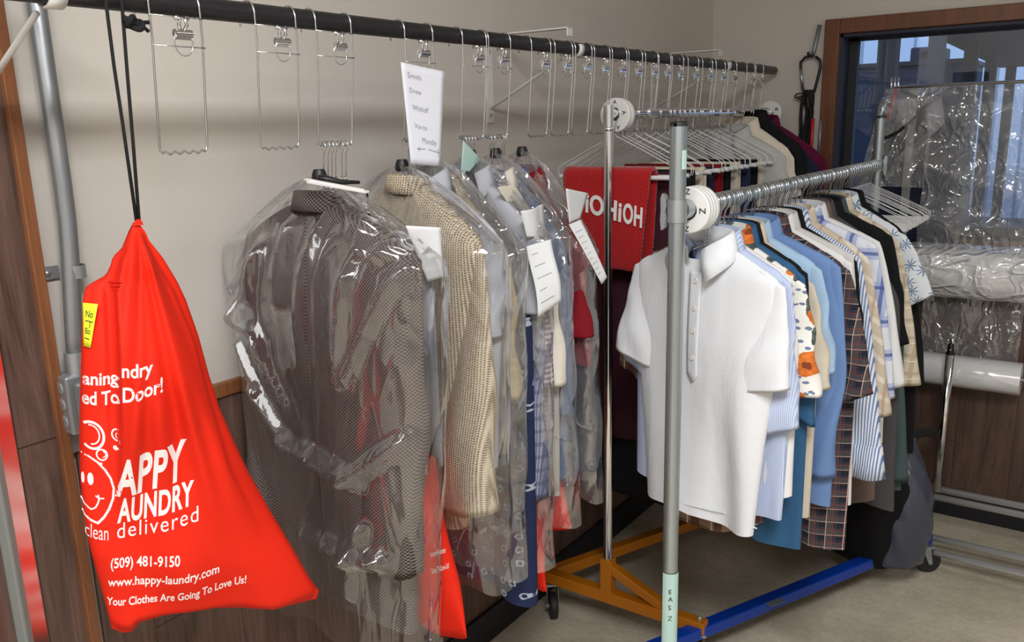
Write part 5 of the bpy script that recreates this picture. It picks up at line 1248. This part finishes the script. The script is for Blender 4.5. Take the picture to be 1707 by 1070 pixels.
cover('clear film cover over the tweed jacket', 1.300, 12, (836, 420), (842, 985), top=0.045, tc=0.075, seed=5, ridges=((0.10, 0.16, 0.20, 0.36, 0.014, 0.014), (-0.02, 0.05, 0.10, 0.3, 0.02, 0.014), (0.16, 0.55, 0.10, 0.86, 0.02, 0.018)))
cover('clear film cover over the silver grey and khaki clothes', 1.400, 12, (868, 420), (872, 960), mat=M['film_white'], amp=0.010, top=0.034, tc=0.055, seed=7, ridges=((0.02, 0.04, 0.20, 0.2, 0.015, 0.016), (0.14, 0.3, 0.2, 0.7, 0.02, 0.016)))
cover('clear film cover behind the large receipt', 1.530, 12, (915, 400), (918, 945), mat=M['film_white'], amp=0.010, top=0.034, tc=0.05, seed=9, ridges=((0.05, 0.05, 0.2, 0.2, 0.015, 0.018), (0.1, 0.2, 0.16, 0.6, 0.02, 0.016)))
cover('clear film cover over the white shirt and the slate blue one', 1.625, 12, (948, 396), (962, 885), mat=M['film_white'], amp=0.010, top=0.034, tc=0.05, seed=11, ridges=((0.05, 0.05, 0.2, 0.18, 0.015, 0.018), (0.18, 0.3, 0.12, 0.7, 0.02, 0.016)))
cover('clear film cover over the dark red shirt, nearest the chrome post', 1.735, 12, (990, 420), (1000, 832), mat=M['film_white'], amp=0.010, top=0.034, tc=0.05, seed=13, ridges=((0.05, 0.05, 0.2, 0.18, 0.015, 0.018), (0.14, 0.4, 0.09, 0.66, 0.012, 0.016), (0.18, 0.62, 0.06, 0.66, 0.02, 0.018)))

# the hangers these hang from
hl = make_hanger(rr=0.0098, hw=0.190, drop=0.075, fall=0.085); hl_used = [False]
for xs_, lab in (((1.082, 1.093, 1.102, 1.112, 1.128, 1.138), 'wire hanger hooked on the third loop above the brown jacket'), ((1.312, 1.322, 1.334), 'wire hanger hooked on the fourth loop above the tweed jacket'),
                 ((1.497, 1.508, 1.520, 1.531), 'wire hanger hooked on the fifth loop beside the mint paper'), ((1.592, 1.604, 1.640, 1.650), 'wire hanger hooked on the sixth loop')):
    for x in xs_:
        hang(hl, hl_used, x, RY, LZ-0.0005, rnd.uniform(2, 12), lab, 'wire hangers hooked on the loops')
# ties, tags and receipts
def slip(name, label, mat, pts, yv, curl=None, lines=0, thick=0.0004, cat='paper slip'):
    cs = [at(p[0], p[1], 'y', yv+(p[2] if len(p) > 2 else 0)) for p in pts]
    o, S, nr = flat_sheet(name, mat, cs, 8, 14, curl, None, thick)
    if nr[1] > 0: nr = -nr
    tag(o, label, cat)
    for i in range(lines):
        b = MB(); v = 0.86-i*0.70/max(1, lines-1); stroke(b, [(0.14, v), (0.14+0.25+0.4*rnd.random(), v)], 0.0011, S, nr, 0.0009); b.build('printed_line', M['pencil'], o, False)
    return o
slip('receipt', 'white receipt under the film at the shoulder of the brown jacket', M['paper_grey'], [(713, 470, 0.0), (738, 462, -0.02), (735, 379, -0.02), (676, 376, 0.0)], 0.975, lines=0)
slip('paper_tag', 'mint green paper tag hung from the fifth wire loop', M['card_green'], [(768, 290), (777, 293), (803, 266), (772, 234)], RY-0.02, lines=0)
slip('receipt', 'large white receipt hanging over the bagged shirts', M['paper_grey'], [(897, 528, -0.03), (936, 502, -0.05), (921, 398, -0.03), (880, 410, 0.0)], 0.965, lambda u, v: 0.006*sin(v*5), 5)
slip('receipt', 'folded white receipt just above the large hanging receipt', M['paper_grey'], [(878, 395), (914, 396), (911, 340), (868, 352)], 0.985, lambda u, v: 0.008*sin(u*5))
slip('paper_tag', 'cream paper tag under the film behind the receipts', M['cream_paper'], [(846, 338), (873, 332), (858, 308), (829, 312)], 1.06)
slip('receipt', 'long narrow white receipt curling over beside the chrome post', M['paper_grey'], [(1003, 474, -0.05), (1012, 462, -0.06), (968, 366, -0.01), (948, 374, 0.0)], 1.0, lambda u, v: 0.010*sin(v*3.1), 9)
slip('receipt', 'white receipt lying against the red knit', M['paper_grey'], [(949, 372), (967, 364), (981, 322), (943, 314)], 1.0)
b = MB(); p0 = at(514, 303, 'y', 1.15); p1 = at(612, 320, 'y', 1.02); b.beam(p0, p1, 0.010, 0.0035); b.beam(p0+np.array([0.004, 0.010, 0.004]), p1+np.array([0, 0.010, 0.003]), 0.008, 0.003)
o = b.build('plastic_strap', M['white_plastic'], None, False); tag(o, 'white plastic straps across the hanger necks above the brown jacket', 'strap')
b = MB(); p = at(545, 299, 'y', 1.14); b.tube([p+np.array([-0.012, 0.01, 0.004]), p, p+np.array([0.02, -0.015, -0.006]), p+np.array([0.05, -0.03, -0.008])], [0.005, 0.007, 0.0045, 0.003], 8); o = b.build('black_clip', M['black_plastic']); tag(o, 'black plastic clip lying on the white straps above the brown jacket', 'clip')

# the other orange bags, hanging among the garments
def loft_bag(label, x, a, hem, y, zt, zb, w_top=0.03, seed=1, mir=0.8):
    P0 = (x, y, 0); n = (cos(radians(a)), -sin(radians(a)), 0); ax = np.array([-sin(radians(a)), -cos(radians(a)), 0.0])
    q = on_plane(hem[0], hem[1], P0, n); hw = float((q-np.array(P0))@ax); zb = float(q[2])
    e = empty('laundry_bag'); place(e, x, y, zt, a); L = zt-zb; rings = []
    for i in range(40):
        t = i/39; w = w_top+(hw-w_top)*t**0.8; th = 0.010+0.045*sin(pi*min(1, t*0.55+0.1))*(1-0.75*smooth(0.82, 1, t)); ring = []
        for k in range(64):
            an = 2*pi*k/64; c_, s_ = cos(an), sin(an)
            xx = w*sgn(c_, 0.8); xx = xx if xx > 0 else xx*mir
            ring.append((xx, th*s_+0.006*sin(xx*45+seed+t*3)*smooth(0.1, 0.5, t), -L*t-0.012*abs(s_)*smooth(0.95, 1, t)+0.01*sin(xx*20+seed)*t))
        rings.append(ring)
    b = MB(); b.loft(rings, True, (True, True)); b.build('bag_body', M['bag'], e)
    b = MB(); b.tube([(0, 0, 0.16), (0.002, 0, 0.08), (0, 0, -0.005)], 0.0025, 6); b.build('cord', M['black_cord'], e)
    tag(e, label, 'laundry bag', 'orange laundry bags hung among the garments'); return e, hw, L
B2, hw2, L2 = loft_bag('orange laundry bag between the brown jacket and the tweed jacket', 1.195, 12, (776, 1062), GY, 1.32, 0.5, 0.03, 1, 0.8)
def bag2_text(s, u0, u1, z0, z1, h):
    vs, fs = text_mesh(s, 0.02); xa = min(p[0] for p in vs); xb = max(p[0] for p in vs); P = []
    for x, y in vs:
        t = (x-xa)/(xb-xa); P.append((u0+(u1-u0)*t, -0.058, z0+(z1-z0)*t+y/CAPH*h))
    b = MB(); b.add(P, fs); b.build('lettering', M['white_print'], B2, False)
def bag2_px(p):
    a_ = radians(12); P0 = np.array([1.195, GY, 0]); q_ = on_plane(p[0], p[1], P0-0.056*np.array([cos(a_), -sin(a_), 0]), (cos(a_), -sin(a_), 0))
    return float((q_-P0)@np.array([-sin(a_), -cos(a_), 0])), float(q_[2])-1.32
for s_, p_, q_ in (('laundry.com', (719, 928), (744, 920)), ('Going To Love Us!', (721, 956), (750, 946))):
    (u0_, w0_), (u1_, w1_) = bag2_px(p_), bag2_px(q_); bag2_text(s_, u0_, u1_, w0_, w1_, 0.011)
loft_bag('orange laundry bag low behind the navy flower dress', 1.560, 12, (914, 986), GY, 1.15, 0.4, 0.03, 5, 1.0)
loft_bag('orange laundry bag behind the white bagged shirt', 1.640, 12, (950, 880), GY, 1.15, 0.4, 0.03, 8, 0.9)

# ------------------------------------------------------------------ right: film rolls on their stand, chrome stand, black bag
SX = 3.46
rs = empty('film_roll_stand', (SX, 0, 0))
yl = 0.70
b = MB(); zr_ = float(at(1600, 141, 'x', SX)[2]); b.tube([(0, yl, zr_), (0, -0.9, zr_)], 0.0052, 10); b.tube([(0.02, yl, zr_+0.004), (0.02, -0.9, zr_+0.004)], 0.004, 8); b.build('top_rod', M['chrome'], rs)
b = MB()
for dy in (0.012, 0.0, -0.012): b.tube([(0.0, yl+dy, zr_-0.02), (0.0, yl+dy, zr_+0.035)], 0.0035, 8)
b.build('rod_guide', M['chrome'], rs)
b = MB(); b.beam((0.045, yl-0.06, 0.0), (0.045, yl-0.06, zr_+0.01), 0.030, 0.030, (1, 0, 0)); b.build('upright', M['alu'], rs, False, 0.002)
b = MB(); b.beam((0.045, -0.85, 0.0), (0.045, -0.85, zr_+0.01), 0.030, 0.030, (1, 0, 0)); b.build('upright', M['alu'], rs, False, 0.002)
b = MB(); b.tube([(-0.01, yl+0.015, zr_-0.03), (-0.015, yl+0.035, zr_-0.09), (-0.02, yl+0.045, zr_-0.13)], 0.0055, 8); b.build('lever', M['chrome'], rs)
b = MB(); b.tube([(0.02, yl-0.02, zr_-0.012), (0.0, yl-0.06, zr_-0.03), (-0.01, yl-0.10, zr_-0.05), (-0.01, yl-0.09, zr_-0.10), (-0.02, yl-0.03, zr_-0.16), (-0.02, yl+0.03, zr_-0.19), (-0.02, yl+0.05, zr_-0.16), (-0.02, yl+0.052, zr_-0.12)], 0.006, 8); b.build('cable', M['black_cord'], rs)
b = MB(); b.beam((-0.012, yl-0.008, zr_-0.01), (-0.016, yl+0.012, zr_-0.12), 0.010, 0.008, (1, 0, 0)); b.build('red_handle', M['red_plastic'], rs, False, 0.002)
tag(rs, 'metal stand with a thin top rod carrying clear film in front of the window', 'film stand')
def roll(label, px_top, zc, rad, y0, y1, mat, seed, crumple):
    e = empty('film_roll', (SX+0.02, 0, zc)); rnd = random.Random(seed); b = MB(); rings = []; N = 60; n = 90
    K = [(rnd.uniform(6, 30), rnd.randint(1, 5), rnd.uniform(0, 6.28)) for _ in range(8)]
    for i in range(n+1):
        yv = y0+(y1-y0)*i/n; ring = []
        for k in range(N):
            an = 2*pi*k/N
            f = sum((tri(ky*yv/6.28*2+kk*an/6.28+p)-0.5) for ky, kk, p in K)/8
            r_ = rad*(1+crumple*f*smooth(y1-0.0, y1-0.5, yv)) if crumple else rad*(1+0.006*sin(yv*40))
            ring.append((r_*cos(an), yv, r_*sin(an)))
        rings.append(ring)
    b.loft(rings, True); b.build('film', mat, e)
    b = MB(); b.lathe([(0.018, y1-0.004), (0.022, y1-0.004), (0.022, y0+0.004), (0.018, y0+0.004), (0.018, y1-0.004)], (0, 0, 0), (0, 1, 0), 20); b.build('core', M['tube'], e)
    for yy in (y0+0.001, y1-0.001):
        b = MB(); b.lathe([(0.02, 0.0), (rad*0.985, 0.0)], (0, yy, 0), (0, 1, 0), 40); b.build('roll_end', M['film_roll2'], e)
    b = MB(); b.tube([(0, y0-0.04, 0), (0, y1+0.04, 0)], 0.009, 12); b.build('spindle', M['chrome'], e)
    tag(e, label, 'film roll', 'rolls of clear film'); return e
z1 = (float(at(1610, 409, 'x', SX)[2])+float(at(1620, 500, 'x', SX)[2]))/2; r1 = (float(at(1610, 409, 'x', SX)[2])-float(at(1620, 500, 'x', SX)[2]))/2
roll('large crumpled roll of clear film under the hanging sheet', 0, z1, r1, -0.25, float(at(1516, 440, 'x', SX)[1]), M['film_roll'], 3, 0.20)
z2 = (float(at(1620, 598, 'x', SX)[2])+float(at(1620, 650, 'x', SX)[2]))/2; r2 = (float(at(1620, 598, 'x', SX)[2])-float(at(1620, 650, 'x', SX)[2]))/2
roll('smaller smooth roll of clear film below the large one', 0, z2, r2, float(at(1702, 630, 'x', SX)[1]), float(at(1528, 620, 'x', SX)[1]), M['film_roll2'], 4, 0.0)
def sheet(label, ya, yb, ztop, zbot, x0, x1, mat, seed, amp=0.010, name='film_sheet', bot_in=0.0):
    e = empty(name, (0, 0, 0)); rnd = random.Random(seed); K = [(rnd.uniform(-6, 6), rnd.uniform(-6, 6), rnd.uniform(0, 1), rnd.uniform(0.4, 1)) for _ in range(7)]
    b = MB(); rings = []; n, mm = 70, 60
    for j in range(mm+1):
        v = j/mm; row = []
        for i in range(n+1):
            u = i/n; yy = ya+(yb-ya)*u-bot_in*v*(1-u); z = ztop+(zbot-ztop)*v
            f = sum(A*(tri(yy*ky+z*kz+p)-0.5) for ky, kz, p, A in K)
            row.append((x0+(x1-x0)*v+amp*f*smooth(0, 0.12, v)*(0.4+0.6*smooth(1, 0.9, v)), yy, z))
        rings.append(row)
    b.loft(rings, False); b.build('film', mat, e); tag(e, label, 'film sheet', 'hanging sheets of clear film'); return e
ysl = float(at(1545, 250, 'x', SX)[1])
sheet('clear plastic sheet hanging from the rod in front of the window', ysl, -0.6, zr_, z1+r1*0.9, SX-0.004, SX-0.06, M['film_sheet'], 3, 0.016)
sheet('clear film sheet between the two rolls', float(at(1532, 520, 'x', SX)[1]), float(at(1700, 560, 'x', SX)[1]), z1-r1*0.6, z2+r2*0.4, SX+0.085, SX+0.05, M['film_sheet'], 8, 0.014)
sheet('loose clear film draped at the left end of the rod', ysl+0.155, ysl-0.01, zr_-0.005, float(at(1510, 310, 'x', SX)[2]), SX-0.01, SX-0.05, M['film_sheet'], 5, 0.03, 'film_drape', -0.07)
cl = Cloth(neck=0.02, sw=0.12, sd=0.10, cw=0.14, hw=0.17, L=0.62, seed=70, t0=0.02, tc=0.035); e = empty('dark_coat'); e.location = (SX+0.09, ysl+0.05, zr_-0.05); e.rotation_euler = (0, 0, RZROT)
cl.body('body', FB['navy'], e); cl.collar(FB['silver'], e, leaf=0.07, point=0.12); cl.sleeve(1, FB['navy'], e, length=0.5); cl.sleeve(-1, FB['navy'], e, length=0.5)
tag(e, 'dark navy coat behind the loose film at the left end of the rod', 'coat')

# chrome stand low at the right
PX_ = 3.345
cs_ = empty('chrome_stand', (PX_, 0.42, 0))
pt_ = at(1583, 600, 'x', PX_); pb = at(1562, 815, 'x', PX_)
yo = float(pt_[1])-0.42; zt2 = float(at(1583, 590, 'x', PX_)[2]); zb_ = 0.20
b = MB(); b.tube([(0, yo, zb_), (0, yo, zt2)], 0.0145, 18); b.build('post', M['chrome'], cs_)
b = MB(); b.lathe([(0.0105, 0), (0.0105, 0.034), (0.008, 0.040)], (0, yo, zt2), (0, 0, 1), 14); b.lathe([(0.0145, -0.002), (0.0160, 0.001), (0.0145, 0.005), (0.01, 0.005)], (0, yo, zt2), (0, 0, 1), 16); b.build('black_sleeve', M['black_plastic'], cs_)
b = MB(); b.lathe([(0.001, 0.022), (0.006, 0.021), (0.009, 0.014), (0.009, 0.002), (0.005, 0.0)], (0, yo-0.004, zt2+0.040), (0, 0.15, 1), 14); b.build('post_tip', M['chrome'], cs_)
b = MB(); b.lathe([(0.001, 0.004), (0.004, 0.003), (0.004, 0.0)], (-0.010, yo, zt2+0.018), (-1, 0, 0), 10); b.build('pin', M['chrome'], cs_)
for xx, zz in ((3.365, 0.200), (3.285, 0.200), (3.20, 0.075), (3.085, 0.075)):
    b = MB(); b.tube([(xx-PX_, 0.03, zz), (xx-PX_, -1.6, zz)], 0.0125, 14); b.build('base_tube', M['satin'], cs_)
b = MB(); b.tube([(0.02, 0.03, 0.2), (-0.06, 0.03, 0.2)], 0.0125, 12); b.build('end_tube', M['satin'], cs_)
b = MB(); b.tube([(-0.145, 0.03, 0.075), (-0.26, 0.03, 0.075)], 0.0125, 12); b.build('end_tube', M['satin'], cs_)
for yy in (-0.62, -1.5):
    b = MB(); b.tube([(0.02, yy, 0.2), (-0.06, yy, 0.2), (-0.145, yy, 0.075), (-0.26, yy, 0.075)], 0.010, 12); b.build('cross_tube', M['satin'], cs_)
    for xx, zz in ((3.365, 0.20), (3.20, 0.075), (3.085, 0.075)):
        b = MB(); b.tube([(xx-PX_, yy, 0.0), (xx-PX_, yy, zz)], 0.009, 10); b.build('foot', M['rubber'], cs_)
tag(cs_, 'low chrome stand with long floor tubes and one short upright post', 'stand')

# black bag slumped over the far end of the blue base
bb = empty('black_bag', (2.93, 0.60, 0.105)); bb.scale = (0.80, 0.80, 0.98); bb.rotation_euler = (0, 0, radians(-38))
rings = []
for i in range(36):
    t = i/35; z = 0.50*t; ring = []
    for k in range(56):
        an = 2*pi*k/56; ww = (0.13+0.06*sin(pi*min(1, t*1.15)))*(1-0.65*smooth(0.62, 1.0, t)); dd = (0.20+0.05*sin(pi*min(1, t*1.1)))*(1-0.62*smooth(0.60, 1.0, t))
        rr = 1+0.05*(tri(an*1.3+t*2)-0.5)+0.06*(tri(an*0.7-t*1.6)-0.5)
        ring.append((ww*rr*sgn(cos(an), 0.8)+0.02*t, dd*rr*sgn(sin(an), 0.8)-0.06*t, z))
    rings.append(ring)
b = MB(); b.loft(rings, True, (True, True)); b.build('bag_body', FB['black'], bb)
rings = []
for i in range(30):
    t = i/29; z = 0.02+0.44*t; ring = []
    for k in range(40):
        an = 2*pi*k/40; ww = 0.105*(1-0.5*smooth(0.5, 1, t)); dd = (0.045+0.05*sin(pi*min(1, 0.15+t*0.85)))*(1-0.5*smooth(0.75, 1, t))
        rr = 1+0.10*(tri(an*1.1+t*3)-0.5)
        ring.append((0.05+ww*rr*cos(an), -0.200-0.03*sin(pi*t)+dd*rr*sin(an)+0.03*t, z))
    rings.append(ring)
b = MB(); b.loft(rings, True, (True, True)); b.build('plastic_side', plain('slate_plastic', C(66, 70, 84), 0.22, bump=0.5, bscale=14), bb)
tp = np.array((Matrix.LocRotScale(bb.location, bb.rotation_euler, bb.scale)).inverted() @ Vector(at(1523, 724, 'y', 0.50)))
b = MB(); b.box(tp, (0.15, 0.13, 0.030), np.array(Matrix.Rotation(radians(-24), 3, 'X'))); b.build('flat_top', M['black_plastic'], bb, False, 0.006)
tag(bb, 'black bag with a slate plastic side slumped on the far end of the blue base', 'bag')

# carabiner with straps on the wall by the window frame
hk = empty('wall_hook', (END_X, 1.045, 0))
hz = float(at(1355, 95, 'x', 3.59)[2])
b = MB(); b.tube([(-0.01, -0.020, 1.955), (-0.012, -0.005, hz+0.03), (-0.014, 0.003, hz-0.002)], 0.0085, 10); b.build('hanging_bar', M['conduit'], hk)
b = MB(); b.tube([(0.0, 0.004, hz+0.006), (-0.045, 0.006, hz+0.004), (-0.055, 0.006, hz+0.016)], 0.006, 10); b.build('hook', M['black_plastic'], hk)
tag(hk, 'grey bar with a black hook on the wall beside the window frame', 'wall hook')
cb = empty('carabiner', (END_X-0.035, 1.045, hz))
pts = [(0, -0.012, 0.004), (0, 0.022, 0.000), (0, 0.040, -0.018), (0, 0.038, -0.045), (0, 0.028, -0.115), (0, 0.020, -0.140), (0, -0.004, -0.150), (0, -0.020, -0.135), (0, -0.030, -0.09), (0, -0.040, -0.04), (0, -0.036, -0.015), (0, -0.018, 0.0)]
b = MB(); b.tube(pts, 0.0058, 10); b.build('frame', M['black_plastic'], cb)
b = MB(); b.tube([(0, 0.038, -0.045), (0, 0.028, -0.115)], 0.0064, 10); b.build('gate', M['galv'], cb)
tag(cb, 'large black carabiner hanging from the wall hook', 'carabiner')
sb = empty('strap_bundle', (END_X-0.035, 1.045, hz-0.14)); rnd = random.Random(3)
for i in range(9):
    a0 = rnd.uniform(0, 6); pts = []
    for j in range(10):
        t = j/9; pts.append((0.012*sin(a0+t*3)*1.0, 0.020*cos(a0*1.7+t*4)+0.006, 0.012-t*(0.16+0.16*rnd.random())))
    b = MB(); b.tube(pts, 0.0065, 8); b.build('strap', M['black_cord'], sb)
b = MB(); b.tube([(0, 0.01, -0.01)]+[(0, 0.035+0.022*cos(t), -0.012+0.012*sin(t)) for t in np.linspace(-0.5, 5.2, 12)]+[(0, 0.01, -0.02)], 0.003, 6); b.build('strap_loop', M['black_cord'], sb)
b = MB(); b.tube([(-0.005, -0.022, -0.10), (-0.005, -0.022, -0.19), (-0.004, -0.020, -0.26)], 0.007, 8); b.build('red_strap', M['red_plastic'], sb)
b = MB(); b.tube([(0.005, -0.052, -0.11), (0.005, -0.050, -0.26)], 0.006, 8); b.build('grey_strap', M['conduit'], sb)
tag(sb, 'tangle of black straps with one red strap hanging from the carabiner', 'straps')
